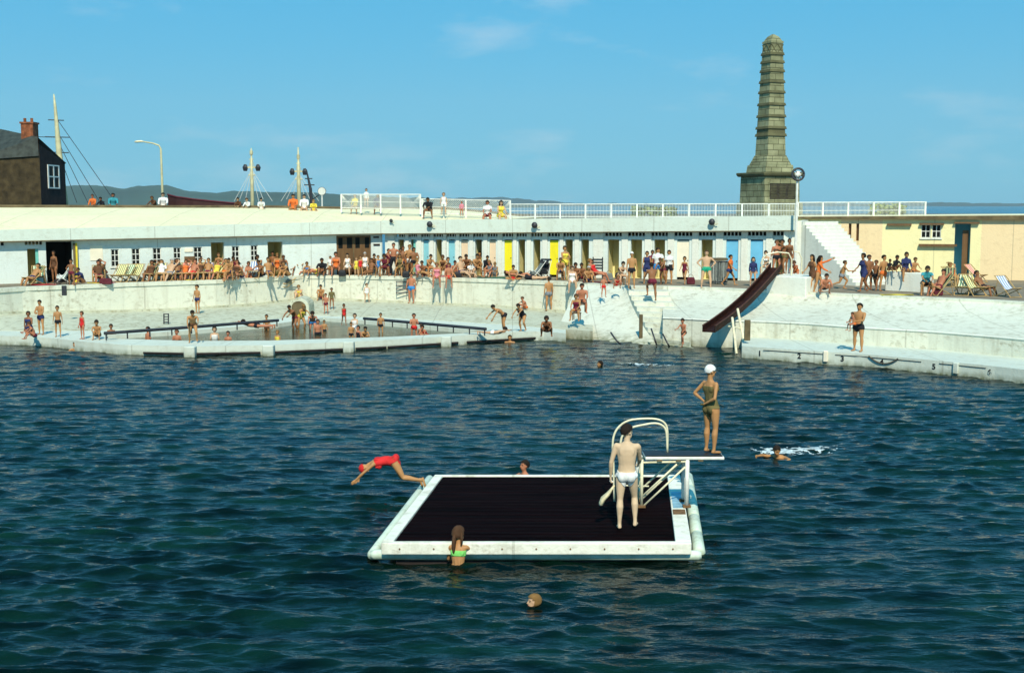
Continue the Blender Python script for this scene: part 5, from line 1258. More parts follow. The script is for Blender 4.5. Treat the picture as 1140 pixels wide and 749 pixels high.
# pelvis offset so that the ankles rest on the raft's edge (facing -x)
rot_ = Matrix.Rotation(R(90),3,'Z'); anw = rot_ @ (Vector(an)*k_); minz = p['minz']*k_
tgt = pd0 + Vector((.02,0,.09)); loc = Vector((tgt.x-anw.x, tgt.y-anw.y, tgt.z-anw.z+minz))
person(loc, 'h_diver', H_, 90, 'f', 'tan', (('onepiece','c_red'),), ('cap','c_red'), 'person in red swimsuit and red cap diving off the left edge of the raft', detail=1, vox=DV, posed=posed, child=False)
# girl in green at the front edge
pg = P(510, 629, 0); posed = mkpose(lum=4, chest=8, head=6, yaw=-38, thigh=((6,5),(2,5)), ua=((20,12),(62,22)), fa=((60,0),(70,8)), curl=.3)
H_ = 1.45; person(Vector((pg.x, pg.y, 0)), 'h_girl', H_, -8, 'f', 'tan', (('briefs','c_lime'),('bra','c_lime')), ('long','h_brown'), 'person in lime green bikini top waist deep against the near side of raft', detail=1, vox=DV, posed=posed, headz=.50, child=True)
# head behind the raft
ph_ = P(589, 533, 0); person(Vector((ph_.x, 25.7, 0)), 'swim_up', 1.6, 120, 'm', 'red', (), ('short','h_dark'), 'person with dark hair swimming behind the far edge of the raft', detail=0, vox=.02, headz=.24, child=False)
# front crawl swimmer at the right
ps_ = P(872, 505, 0); posed = mkpose(lum=62, chest=54, head=20, thigh=((-60,8),(-70,8)), shank=(-85,-90), ua=((95,38),(105,30)), fa=((80,-20),(95,10)), curl=.3)
person(Vector((ps_.x, ps_.y, 0)), 'h_crawl', 1.62, 150, 'm', 'tan', (('trunks','c_navy'),), ('short','h_dark'), 'person swimming towards camera in white foam right of the diving board', detail=1, vox=.013, posed=posed, headz=.16, child=False)
# far swimmer and the fair head at the bottom
p_ = P(671, 407, 0); person(Vector((p_.x, p_.y, 0)), 'swim_up', 1.6, 100, 'm', 'tan', (), ('short','h_dark'), 'person with dark hair swimming alone in mid pool above the diving board', headz=.06, child=False)
p_ = P(602, 671, 0); person(Vector((p_.x, p_.y, 0)), 'swim_up', 1.5, 110, 'f', 'pale', (), ('bob','h_fair'), 'person with fair bobbed hair in the water nearest the camera', headz=.03, child=False, vox=.02)
# foam round the swimmer, and a pale streak in mid pool
def foam(x0, x1, y0, y1, dens, seed, label, n=150, m=90, tail=0):
    "lacy sheet of foam lying on the waves"
    gx = x0+(x1-x0)*np.arange(n+1)/n; gy = y0+(y1-y0)*np.arange(m+1)/m; XX, YY = np.meshgrid(gx, gy, indexing='ij')
    ZZ = wave_z(XX, YY)[0]*np.clip(1.25-YY/75,.35,1)*(.55+.6*(.5+.5*np.sin(XX*.21+1.3*np.sin(YY*.17))*np.sin(YY*.23+.7)))
    a = MB(); idx = {}; vs = []; fs = []
    for i in range(n+1):
        for j in range(m+1):
            u = i/n; v = j/m; x = x0+(x1-x0)*u; y = y0+(y1-y0)*v
            cx = .22 if tail else .5; e = max(0, 1-((u-cx)/(.22 if u<cx else (.78 if tail else .5)))**2 - ((v-.35-.3*tail*max(0,u-cx))/(.3+.2*max(0,u-cx)))**2)
            k = noise.fractal(Vector((x*5+seed, y*8, 0)), .8, 2.1, 5); ok = e*dens + k*.55 > .42 and e > .02
            hgt = .010+.05*max(0, e*dens+k*.6-.6)
            idx[(i,j)] = (len(vs), ok); vs.append((x, y, float(ZZ[i,j])+hgt))
    for i in range(n):
        for j in range(m):
            q = [(i,j),(i+1,j),(i+1,j+1),(i,j+1)]
            if all(idx[w][1] for w in q): fs.append(tuple(idx[w][0] for w in q))
    a.add(vs, fs); o = a.build('foam', M['foam'], None, True, fix=False)
    bm = bmesh.new(); bm.from_mesh(o.data); bmesh.ops.delete(bm, geom=[w for w in bm.verts if not w.link_faces], context='VERTS'); bm.to_mesh(o.data); bm.free()
    tag(o, label, 'foam', kind='stuff')
foam(ps_.x-.8, ps_.x+1.8, ps_.y-.45, ps_.y+1.5, .70, 1, 'white foam churned up round the swimmer', tail=1)
q_ = P(715,405,0); foam(q_.x-2.2, q_.x+2.0, q_.y-1.0, q_.y+1.0, .42, 5, 'thin pale streak right of the lone swimmer in mid pool', 220, 70)  # pale lacy sheet laid on the water for a light blue streak
# ------------------------------------------------------------------ things on the terrace
def deckchair_proto(stripe):
    r = bpy.data.objects.new('deckchair', None); C.objects.link(r); r.empty_display_size = .2
    # faces +Y; long frame from front foot to back top, short frame crossing it
    a = MB()
    for s in (-1,1): a.tube([(s*.29,.50,0),(s*.29,-.52,.88)], .020, 6)
    for y,z in ((.50,.02),(-.52,.88)): a.tube([(-.29,y,z),(.29,y,z)], .018, 6)
    a.build('long_frame', M['wood'], r)
    a = MB()
    for s in (-1,1): a.tube([(s*.25,-.50,0),(s*.25,.52,.40)], .020, 6)
    for y,z in ((-.50,.02),(.52,.40)): a.tube([(-.25,y,z),(.25,y,z)], .018, 6)
    a.build('short_frame', M['wood'], r)
    for s in (-1,1): a = MB(); a.tube([(s*.31,-.50,.02),(s*.31,-.30,.66)], .014, 6); a.build('strut', M['wood'], r)
    pts = []
    for t in np.linspace(0,1,14):
        y = .52-1.04*t; z = .40*(1-t)+.88*t - .30*math.sin(math.pi*t)**1.1*(1-.25*t); pts.append((y,z))
    rows = [[Vector((x,y,z)) for x in (-.23,-.08,.08,.23)] for y,z in pts]; rows2 = [[Vector((x,y-.0,z-.012)) for x in (-.23,-.08,.08,.23)] for y,z in pts]
    a = MB(); skin(a, rows); skin(a, rows2); a.build('canvas', M[stripe], r, fix=False)
    return r
M['st_green'] = striped('green_stripe_canvas', (.08,.22,.12), (.7,.72,.5), 9)
M['st_yellow'] = striped('yellow_stripe_canvas', (.75,.7,.3), (.2,.22,.16), 10)
M['st_red'] = striped('red_stripe_canvas', (.7,.16,.12), (.75,.5,.4), 7)
M['st_blue'] = striped('blue_stripe_canvas', (.1,.2,.4), (.75,.75,.7), 8)
M['st_purple'] = striped('purple_stripe_canvas', (.12,.08,.16), (.72,.68,.7), 9)
M['st_dark'] = striped('dark_stripe_canvas', (.05,.05,.04), (.3,.33,.16), 8)
CH_ = {}
def deckchair(x, y, face, stripe, label, z=None, group='deckchairs on the terrace'):
    p = P(x, y, ZT) if z is None else z
    if stripe not in CH_: r = deckchair_proto(stripe); CH_[stripe] = r
    else: r = copy_tree(CH_[stripe])
    r.location = p; r.rotation_euler = (0,0,R(face)); tag(r, label, 'deckchair', group); return r
FEW = {'b':'c_black','n':'c_navy','B':'c_blue','g':'c_green','r':'c_red','o':'c_orange','m':'c_maroon','w':'c_white','y':'c_yellow','p':'c_pink','O':'c_olive','k':'c_brown','G':'c_grey','t':'c_teal','l':'c_lime'}
FN = {'T':'trunks','S':'shorts','R':'briefs','1':'onepiece','A':'bra','H':'shirt','D':'dress','J':'jumper','L':'trousers'}
HN = {'s':'short','l':'long','b':'bob','p':'ponytail','c':'cap'}; HC = {'d':'h_dark','b':'h_brown','f':'h_fair','g':'h_grey','w':'c_white'}
SN = {'p':'pale','t':'tan','b':'brown','r':'red','w':'white'}
def who(x, y, z, pose, H, face, sex, skin_, wear, hair, label, group=None, contact='feet', sink=0, dy=0):
    w = tuple((FN[wear[i]], FEW[wear[i+1]]) for i in range(0, len(wear), 2)); p = apron(x, y) if z == 'A' else P(x, y, z); p.y += dy
    return person(p, pose, H, face, sex, SN[skin_], w, (HN[hair[0]], HC[hair[1]]), label, group, contact=contact, sink=sink)
GT = 'bathers on the terrace'; GW = 'bathers on the lower ledges'; GK = 'bathers in the paddling pool'; GP = 'people on the promenade wall'; GF = 'bathers on the terrace edge'
SEAT = .27
def inchair(x, y, face, stripe, chlab, H, sex, skin_, wear, hair, lab, pose='recline'):
    r = deckchair(x, y, face, stripe, chlab); r.location.y += .45; p = r.location; f_ = Vector((-math.sin(R(face)), math.cos(R(face)), 0))
    w = tuple((FN[wear[i]], FEW[wear[i+1]]) for i in range(0, len(wear), 2))
    person(Vector((p.x,p.y,ZT+SEAT))+f_*.08, pose, H, face, sex, SN[skin_], w, (HN[hair[0]], HC[hair[1]]), lab, GT, contact='seat')
T_ = [ # x, y, z, pose, H, face, sex, skin, wear, hair, label, group, contact
 # terrace, left part
 (61,315,'T','stand',1.6,160,'f','b','1k','bd','person standing in the shadow of the wide dark pavilion opening',GT,'feet'),
 (80,318,'T','akimbo',1.25,170,'m','b','Tm','sd','young person standing beside the yellow pier by the pushchair',GT,'feet'),
 (92,317,'T','sit_knees',1.5,150,'m','b','Hn','sd','person in navy shirt seated on the ground right of the pushchair',GT,'feet'),
 (255,312.5,'T','sit_lean',1.6,170,'m','t','Tn','sd','dark haired person seated forward between the two pavilion doors',GT,'bench'),
 (263,311.5,'T','sit_out',1.6,150,'f','r','1k','bb','person in brown swimsuit sitting on the terrace under a small window',GT,'feet'),
 (277,309.5,'T','sit_edge',1.65,190,'f','r','Rp','bb','person in pink briefs with legs over the wall near the second doorway',GT,'seat'),
 (292,309,'T','sit_knees',1.7,150,'m','b','Tb','sd','dark haired person hugging knees just left of the right pavilion doorway',GT,'feet'),
 (299,310,'T','sit_out',1.7,200,'m','t','Tn','sb','brown haired person leaning back below the right pavilion doorway',GT,'feet'),
 (309,308,'T','sit_bench',1.65,190,'f','t','1o','bf','fair haired person in orange swimsuit seated in the right pavilion doorway',GT,'bench'),
 (316,308,'T','sit_lean',1.6,200,'m','b','TB','sb','person in blue trunks seated bent forward by the folded deckchair',GT,'bench'),
 (331,304.5,'T','reach',1.7,200,'f','p','Hw','bd','person in white shirt standing and holding up a striped towel',GT,'feet'),
 (327,307,'T','sit_knees',1.65,170,'m','b','Tb','sd','person hugging knees in front of the one holding the striped towel',GT,'feet'),
 (334,307,'T','sit_lean',1.6,190,'m','t','Tm','sb','person in maroon trunks seated below the blue striped towel',GT,'bench'),
 (343.5,307,'T','sit_knees',1.4,170,'f','t','1B','bb','person in blue swimsuit seated below the right end of striped towel',GT,'feet'),
 (352,307,'T','lie_up',1.6,95,'f','r','1y','bf','person lying on the terrace left of the boarded brown doors',GT,'feet'),
 (360,307,'T','sit_knees',1.75,175,'m','b','Jb','sd','dark clothed person seated at the left jamb of boarded brown doors',GT,'feet'),
 (368,307,'T','stand',1.05,180,'m','t','Hw','sd','small dark haired child in white shirt at left side of boarded doors',GT,'feet'),
 (374,307.3,'T','sit_bench',1.7,185,'f','r','1o','bd','person in bright orange swimsuit sitting before the boarded doors',GT,'bench'),
 (386,307.3,'T','sit_bench',1.6,175,'f','p','Dw','bd','person in white dress sitting in the middle before boarded doors',GT,'bench'),
 (397,307.3,'T','stand',1.0,170,'f','p','Dy','bf','small fair child in yellow dress before boarded doors',GT,'feet'),
 (401.5,307.5,'T','stand2',1.1,190,'f','t','1r','bb','small child in red swimsuit before boarded doors',GT,'feet'),
 (406,306.5,'T','sit_bench',1.65,180,'f','p','Dw','bg','grey haired person in white dress at right jamb of boarded doors',GT,'bench'),
 (413,307.7,'T','sit_out',1.5,150,'m','b','Tk','sd','person sitting on the ground just left of child in blue swimsuit',GT,'feet'),
 (421,308,'T','walk',1.15,205,'f','t','1B','bb','child in bright blue swimsuit walking along the terrace edge',GT,'feet'),
 (428,307.8,'T','sit_lean',1.7,175,'f','b','Dm','bd','person in maroon seated by the corner where cabins begin',GT,'bench'),
 (438.5,307,'T','akimbo',1.8,175,'m','r','Lb','sd','bare chested person in black trousers standing by the first cabin',GT,'feet'),
 (449,306.7,'T','stand2',1.6,190,'m','b','To','sb','person in orange trunks standing before the second cabin door',GT,'feet'),
 (456,307,'T','carry',1.7,160,'m','t','Rw','sf','fair haired person in white briefs standing before the teal door',GT,'feet'),
 (444,308,'T','sit_bench',1.6,170,'f','t','DO','bb','person in olive dress seated beside black trousered standing person',GT,'bench'),
 (466,309,'T','sit_out',1.6,250,'f','t','1p','bf','person in pink swimsuit stretched out at left of the first blue door',GT,'feet'),
 (480,308.8,'T','sit_lean',1.7,210,'m','t','To','sd','dark haired person seated forward before the first blue cabin door',GT,'bench'),
 (487,309,'T','sit_knees',1.5,170,'f','p','1y','bf','person in yellow swimsuit hugging knees between two blue doors',GT,'feet'),
 (500,309,'T','sit_out',1.65,220,'f','t','1m','bb','person in maroon swimsuit leaning back below the second blue door',GT,'feet'),
 (514,309.5,'T','sit_out',1.75,225,'m','p','Tn','sd','pale person with legs stretched out below the first peach door',GT,'feet'),
 (524,308.8,'T','sit_knees',1.6,190,'f','p','Hw','bf','fair haired person in white shirt hugging knees below open cabin',GT,'feet'),
 (531.5,309,'T','sit_lean',1.75,200,'m','t','Tb','sd','person in black trunks seated forward before open cabin beside peach door',GT,'bench'),
 (534,306,'T','stand',1.25,180,'m','t','Hk','sd','young person in brown shirt standing before the open cabin beside peach door',GT,'feet'),
 (539,306.2,'T','stand2',1.2,165,'m','t','Hy','sb','young person in yellow shirt standing left of the second peach door',GT,'feet'),
 (547.5,309,'T','sit_knees',1.7,150,'f','r','DG','bf','person in grey dress seated below the second peach door',GT,'feet'),
 (571.5,312,'T','sit_cross',1.45,180,'m','t','Tr','sd','young cross legged person right of the first yellow door',GT,'feet'),
 (579,312,'T','lie_up',1.6,265,'m','r','Tb','sb','sunburnt person lying flat beside the cross legged one',GT,'feet'),
 (593,312.3,'T','lie_prone',1.6,80,'f','p','1b','bd','person lying face down among dark bags below an open cabin',GT,'feet'),
 (629,311.5,'T','carry',1.75,200,'f','t','1y','bd','dark haired person in yellow swimsuit standing right of second yellow door',GT,'feet'),
 (642,313.5,'T','sit_knees',1.75,165,'m','b','Tb','sd','person hugging knees right of the standing yellow swimsuit',GT,'feet'),
 (654,314.5,'T','sit_knees',1.5,190,'m','t','Tn','sg','seated person with greyish hair below the last narrow cabin',GT,'feet'),
 (664,314.5,'T','recline',1.65,250,'f','r','1r','bf','person in red swimsuit stretched out left of the slatted chair back',GT,'feet'),
 (694,318,'T','sit_lean',1.6,205,'f','p','Ak','bd','dark haired person bending forward seated at the head of the pool steps',GT,'bench'),
 (686,321,'T','crouch',1.1,190,'f','r','1r','bf','small child crouching at the left corner of the pool steps',GT,'feet'),
 (703,321,'T','stand',1.7,180,'m','t','Tb','cw','person in black trunks and white cap at the head of pool steps',GT,'feet'),
 (720,316,'T','stand',1.6,170,'f','t','Dn','bd','person in long navy clothes standing left of the white shirt group',GT,'feet'),
 (732,315.5,'T','stand2',1.75,195,'m','t','HwSB','sd','person in white shirt and blue shorts among the group by open cabins',GT,'feet'),
 (738,316.5,'T','bend2',1.5,150,'m','b','Tm','sb','person in maroon trunks stooping behind the white shirted one',GT,'feet'),
 (744.5,316,'T','stand',1.65,160,'f','t','HwSb','bd','dark haired person in white top and black shorts by the ivory door',GT,'feet'),
 (762,316.5,'T','walk',1.35,150,'f','t','1m','bd','child in maroon swimsuit walking before the ivory cabin door',GT,'feet'),
 (786,320.3,'T','akimbo',1.76,175,'m','p','Tg','sb','pale person in green trunks with hands on hips by the bins',GT,'feet'),
 (812,318,'T','walk',1.5,240,'m','t','HoTn','sd','young person in orange vest and navy trunks passing first wide blue door',GT,'feet'),
 (838,318.5,'T','stand',1.35,180,'f','p','Jn','ld','long haired child wrapped in a navy towel before a blue door',GT,'feet'),
 (886,316,'T','bend2',1.3,150,'f','r','1o','bb','child in orange swimsuit bending at the foot of the lamp pole',GT,'feet'),
 # right end of the terrace
 (904,325.5,'T','walk',1.7,120,'f','t','Dk','ld','person in brown leading the group at the foot of the white stair',GT,'feet'),
 (910,325.5,'T','reach',1.65,250,'f','t','Jo','ld','long haired person in orange jumper within the group by the stair',GT,'feet'),
 (917,327,'T','crouch',1.6,180,'m','r','Tb','sd','person crouching in front of the group by the white stair',GT,'feet'),
 (937,321.5,'T','run',1.45,260,'m','t','TG','sb','young person in grey trunks running along the right terrace',GT,'feet'),
 (961,325,'T','walk',1.75,110,'f','b','Dn','bd','person in long navy dress walking at left of three on the right terrace',GT,'feet'),
 (966.5,323,'T','stand',1.6,200,'m','b','Tk','sd','person in brown trunks half hidden behind the long navy dress',GT,'feet'),
 (975,323.5,'T','walk',1.4,140,'m','b','Tb','sb','child in black trunks in the middle of the right terrace group',GT,'feet'),
 (983,324,'T','stand2',1.62,210,'m','t','To','sd','person in orange trunks at the right of the right terrace group',GT,'feet'),
 # feet over edge, ledges
 (486.5,310.2,'T','sit_edge',1.6,180,'f','r','1p','bf','person in pink swimsuit dangling legs over the wall left of another',GF,'seat'),
 (499.5,310.6,'T','sit_edge',1.6,185,'m','r','Tr','sb','person in red trunks dangling legs over the wall right of another',GF,'seat'),
 (637,315.2,'T','sit_edge',1.6,180,'f','p','1w','bb','person in white swimsuit dangling legs over the wall near the buttress',GF,'seat'),
 (458,336,'A','stand',1.62,160,'m','r','TB','sd','person in blue trunks standing on the ledge below the first cabins',GW,'feet'),
 (408.5,337,'A','stand2',1.0,200,'f','p','1w','bb','small child in white swimsuit standing on the ledge below the wall signs',GW,'feet'),
 (334.5,333.5,'A','sit_knees',1.45,170,'f','p','1y','bf','fair haired person hugging knees on ledge below the striped towel',GW,'feet'),
 (358,334,'A','sit_knees',1.5,180,'m','t','Tm','sd','dark haired person in maroon seated on ledge left of two standing children',GW,'feet'),
 (369.5,345,'A','stand',1.05,190,'m','b','JO','sd','small child in olive top on the ledge right of another child',GW,'feet'),
 (363,350,'A','stand2',.98,170,'m','r','Tm','sd','small child in maroon trunks below the olive topped child',GW,'feet'),
 (383,362.5,.38,'walk',.98,200,'f','b','1r','bd','small child in red swimsuit paddling at the inner corner of the pool',GW,'feet'),
 (220,350,'A','stand',1.35,150,'m','t','Tn','sd','child in navy trunks on the upper ledge casting shadow beside it',GW,'feet'),
 (46,372.5,'L','folded',1.45,165,'m','t','Tn','sd','tallest child at far left on the ledge with folded arms',GW,'feet'),
 (65,375,'L','stand',1.25,190,'m','t','Tb','sd','child in black trunks second from left on the low ledge',GW,'feet'),
 (92,377.5,'L','stand',1.1,150,'f','r','1r','bb','child in red swimsuit third from left on the low ledge',GW,'feet'),
 (33,384,0,'stand2',1.4,170,'f','b','1n','bd','child in navy swimsuit stepping into the water at far left',GW,'feet'),
 (38.5,377,'L','sit_knees',1.2,130,'m','r','Tm','sb','child seated on the kerb at far left',GW,'feet'),
 (109,377,'L','sit_knees',1.35,190,'m','t','Tb','sd','child hugging knees at left end of the paddling pool rail',GW,'feet'),
 (215,381.5,'L','bend2',1.5,195,'m','t','Tk','sd','person leaning forward on the white kerb of the paddling pool',GW,'feet'),
 (585,345,'A','sit_knees',1.15,130,'m','r','To','sb','small sunburnt child sitting on the ledge below an open cabin',GW,'feet'),
 (611,345,'A','stand',1.72,20,'m','t','TG','sd','person in grey trunks standing on ledge with back to camera',GW,'feet'),
 (561,370,'L','bend',1.45,115,'m','t','Tb','sd','child in black trunks bending at the right end of paddling pool',GW,'feet'),
 (582,369,'L','bend2',1.4,150,'f','t','1b','bd','child in black swimsuit stooping on the low ledge',GW,'feet'),
 (609,374,'L','crouch',1.55,175,'f','b','1k','bd','person crouching at the waterline on the low ledge with dark hair',GW,'feet'),
 (648,348,1.05,'sit_bench',1.65,180,'m','r','Tb','sd','person in black trunks sitting high on the buttress side',GW,'bench'),
 (640,357,.75,'sit_bench',1.5,165,'f','t','1m','bb','person in maroon swimsuit sitting low on the buttress side',GW,'bench'),
 (672,331,1.5,'stand2',1.0,200,'m','r','Tr','sb','small child climbing at the top of the smooth buttress',GW,'feet'),
 (726,335,1.5,'climb',1.72,10,'m','b','Tm','sd','tanned person in maroon trunks climbing the pool steps with back turned',GW,'feet'),
 (761,386.5,.1,'climb',1.15,140,'m','r','Tk','sd','child sitting up out of the water right of the pool steps',GW,'feet'),
 (955,391,.45,'carry',1.75,135,'m','t','Tb','sd','person in black trunks on the numbered kerb carrying a small child',GW,'feet'),
]
X_ = [ # the rest of the dense rows on the terrace
 (112,314,'sit_lean',1.6,170,'m','b','Tm','sd','person bent forward behind the pink towel at left'),
 (159,311.5,'sit_knees',1.5,190,'m','b','Jk','sd','person in brown jumper sitting between second and third pavilion windows'),
 (171,310.8,'sit_lean',1.6,170,'f','t','1b','bd','person in black swimsuit sitting right below the third pavilion window'),
 (192,310.5,'sit_knees',1.6,200,'m','b','Tb','sd','person behind the deckchairs below the fourth pavilion window'),
 (209,310,'stand',1.35,180,'f','r','1m','bd','child in maroon swimsuit standing before the brown timber board'),
 (225,310,'sit_lean',1.65,170,'m','b','Tk','sd','person in brown trunks sitting left of the first tall doorway'),
 (244,309.5,'stand2',1.3,190,'m','t','Tb','sb','young person in black trunks standing in the first tall doorway'),
 (260,309.5,'sit_lean',1.6,180,'f','b','Dm','bd','person in maroon dress right of the first tall doorway'),
 (269,310.8,'sit_knees',1.65,160,'m','t','Tn','sd','person in navy trunks below the sixth pavilion window'),
 (273,308.5,'sit_lean',1.6,190,'f','r','1k','bb','person in brown swimsuit between the last two pavilion windows'),
 (287,308.5,'sit_lean',1.65,170,'m','b','Tb','sd','person in black trunks just right of the last pavilion window'),
 (304,307.5,'stand',1.3,180,'m','b','Tn','sd','young person in navy trunks standing inside the right tall doorway'),
 (320,308.8,'sit_knees',1.6,150,'f','t','1k','bb','person right of the folded deckchair hugging knees in brown swimsuit'),
 (340,306.5,'sit_lean',1.6,175,'m','b','Tn','sd','person bent forward between the towel holder and wall end'),
 (366,305.6,'sit_knees',1.6,180,'m','b','Jn','sd','person in navy jumper behind the small child in white shirt'),
 (380,305.4,'sit_lean',1.7,190,'m','b','Jb','sd','person in black jumper between orange swimsuit and white dress'),
 (391,305.8,'sit_knees',1.6,170,'m','b','Tk','sd','person in brown trunks right of the white dress before boarded doors'),
 (417,305.6,'sit_lean',1.6,200,'f','t','Dk','bd','person in brown dress below the two narrow wall signs'),
 (433,306,'stand2',1.45,170,'f','b','1m','bd','person in maroon swimsuit left of the black trousers'),
 (446,307.5,'stand',1.5,190,'m','b','Tn','sd','dark person in navy trunks in the first open cabin door'),
 (453,305.8,'sit_lean',1.6,170,'f','r','1o','bb','person in orange swimsuit between first and second cabin doors'),
 (461,307.2,'stand2',1.55,200,'m','b','Tb','sd','dark person in black trunks before the half open teal door'),
 (472,308.5,'sit_knees',1.6,160,'m','b','Tm','sd','person in maroon trunks hugging knees below first blue cabin door'),
 (493,308.6,'sit_lean',1.65,180,'f','t','1k','bb','person in brown swimsuit below the open cabin between blue doors'),
 (506,308.2,'sit_knees',1.6,190,'m','r','Tn','sd','person in navy trunks right of the second blue cabin door'),
 (519,307.6,'sit_lean',1.65,170,'m','b','Tb','sd','person in black trunks bent forward below the first peach door'),
 (543,308.6,'sit_lean',1.6,200,'m','t','Jb','sd','person in black jumper left of the second peach door'),
 (552,308.8,'sit_knees',1.5,170,'f','t','DG','bf','fair person in grey right below the second peach door'),
 (624,312,'sit_lean',1.6,180,'m','t','Tn','sb','person in navy trunks left of the yellow swimsuit'),
 (634,313.6,'sit_knees',1.5,200,'f','p','1y','bf','fair person hugging knees at feet of the yellow swimsuit'),
 (648,312.5,'sit_knees',1.65,170,'m','b','Tm','sd','person in maroon trunks between two seated figures near the buttress'),
 (659,312.2,'sit_lean',1.5,190,'f','t','1b','bd','person in black swimsuit under the dark slatted rack'),
 (690,317,'sit_knees',1.5,170,'m','b','Jb','sd','person in black top behind the one bending at the step head'),
 (726,314,'stand',1.6,175,'m','b','Jm','sd','person in maroon jumper behind the white shirt'),
]
for (x,y,pose,H,face,sex,sk,wear,hair,lab) in X_:
    T_.append((x,y,'T',pose,H,face,sex,sk,wear,hair,lab,GT,'bench' if pose=='sit_lean' else 'feet'))
LV = {'T':ZT, 'L':ZL}
for t in T_:
    x,y,z,pose,H,face,sex,sk,wear,hair,lab,grp,con = t; z = LV.get(z, z)
    if con == 'bench':
        # seated on something low: a folded towel or box of its own
        p = P(x, y, z); f_ = Vector((-math.sin(R(face)), math.cos(R(face)), 0)); hgt = H/1.75*.42
        w = tuple((FN[wear[i]], FEW[wear[i+1]]) for i in range(0, len(wear), 2))
        person(Vector((p.x,p.y,z+hgt))-f_*.35, pose, H, face, sex, SN[sk], w, (HN[hair[0]], HC[hair[1]]), lab, grp, contact='seat')
        st_ = empty('stool', (p.x-f_.x*.35, p.y-f_.y*.35, z), R(face), 'low stool under seated '+' '.join(lab.split()[:12]), 'stool', 'low stools on the terrace')
        a = MB(); a.box((0,0,hgt-.05),(.36,.34,.04)); a.build('seat', M['brown'], st_)
        for sx in (-1,1):
            for sy in (-1,1): a = MB(); a.box((sx*.15,sy*.14,(hgt-.07)/2),(.035,.035,hgt-.07)); a.build('leg', M['brown'], st_)
    else: who(x,y,z,pose,H,face,sex,sk,wear,hair,lab,grp,con)
# small child in the arms of the person on the kerb
pc = P(949, 391, .45); person(Vector((pc.x, pc.y-.1, .45+.98)), 'sit_bench', .85, 100, 'm', 'red', (('trunks','c_orange'),), ('short','h_brown'), 'small child held in the arms of person on the numbered kerb', GW, contact='seat')
# waders and heads in the paddling pool: x, y of waterline
for (x,y,pose,H,face,sex,sk,wear,hair,sink,lab) in (
 (124,377,'stand',1.2,200,'m','b','Tn','sd',.62,'person in water up to the chest at left corner of the paddling pool'),
 (165,378,'stand',1.35,140,'m','r','Tn','sd',.85,'wader chest deep below the wall ladder in the paddling pool'),
 (197,378,'stand',1.2,170,'m','r','Tk','sb',.82,'head and shoulders left of the person leaning on the white kerb'),
 (239,377,'stand',1.35,190,'f','p','1w','bd',.88,'pale wader right of the person leaning on the white kerb'),
 (254,378,'stand',1.2,170,'m','r','Tb','sd',.88,'wader low in the water right of the pale wader'),
 (297,367,'stand',1.15,170,'m','t','Tk','sd',.50,'wader waist deep beside the person lying on the pool edge'),
 (309,379,'stand',1.1,160,'f','t','1y','bf',.70,'fair haired wader near the middle of the white kerb'),
 (329,365,'bend2',1.5,150,'m','b','Tm','sd',.25,'left of two people stooping in front of the culvert hood'),
 (335,365,'bend2',1.55,210,'f','t','1y','bf',.25,'right of two people stooping in front of the culvert hood'),
 (348,367,'bend2',1.3,190,'m','r','TB','sd',.30,'child stooping in the water right of the culvert hood'),
 (354,372,'stand',1.15,200,'m','r','Tb','sd',.55,'wader in front of the stooping child right of the culvert hood'),
 (361,368,'stand',.9,180,'m','t','Tb','sd',.45,'smallest wader right of the stooping child'),
 (395,373,'carry',1.2,170,'f','p','1w','bd',.30,'tallest of the group of waders left of the right hand rail'),
 (391,375,'stand',1.0,190,'m','t','Tb','sd',.40,'left small wader of the group left of the right hand rail'),
 (399,376,'stand',1.1,150,'f','r','1b','bd',.62,'middle wader of the group with dark hair and black swimsuit'),
 (405,376,'crouch',1.2,200,'m','t','Tn','sd',.20,'right crouching wader of the group left of the right hand rail'),
 (424,370,'stand',1.05,180,'m','t','Tb','sd',.22,'child in black trunks at the left end of right hand rail'),
 (461,374,'carry',1.15,190,'m','r','Tr','sd',.22,'child in red trunks wading before the right hand rail'),
 (469,373,'stand',1.0,170,'m','r','Tk','sb',.55,'left of two low waders before the right hand rail'),
 (474.5,374,'crouch',1.2,150,'f','r','1r','bd',.20,'right of two low waders before the right hand rail'),
):
    who(x,y,ZK,pose,H,face,sex,sk,wear,hair,lab,GK,'feet',sink)
who(286,366,ZL,'lie_prone',1.4,80,'m','r','Tb','sd','person in black trunks lying on the edge behind the paddling pool',GW)
who(549,373.5,ZL,'lie_prone',1.25,250,'m','p','Tw','sd','pale child lying across the kerb at its right end',GW)
for x,y,lab,hair in ((85,389,'head of a swimmer just off the left end of the white kerb','sd'),(568,381,'head of a swimmer just off the right end of the white kerb','sd')):
    who(x,y,0,'swim_up',1.5,170,'m','t','Tn',hair,lab,GW,'feet',1.18)
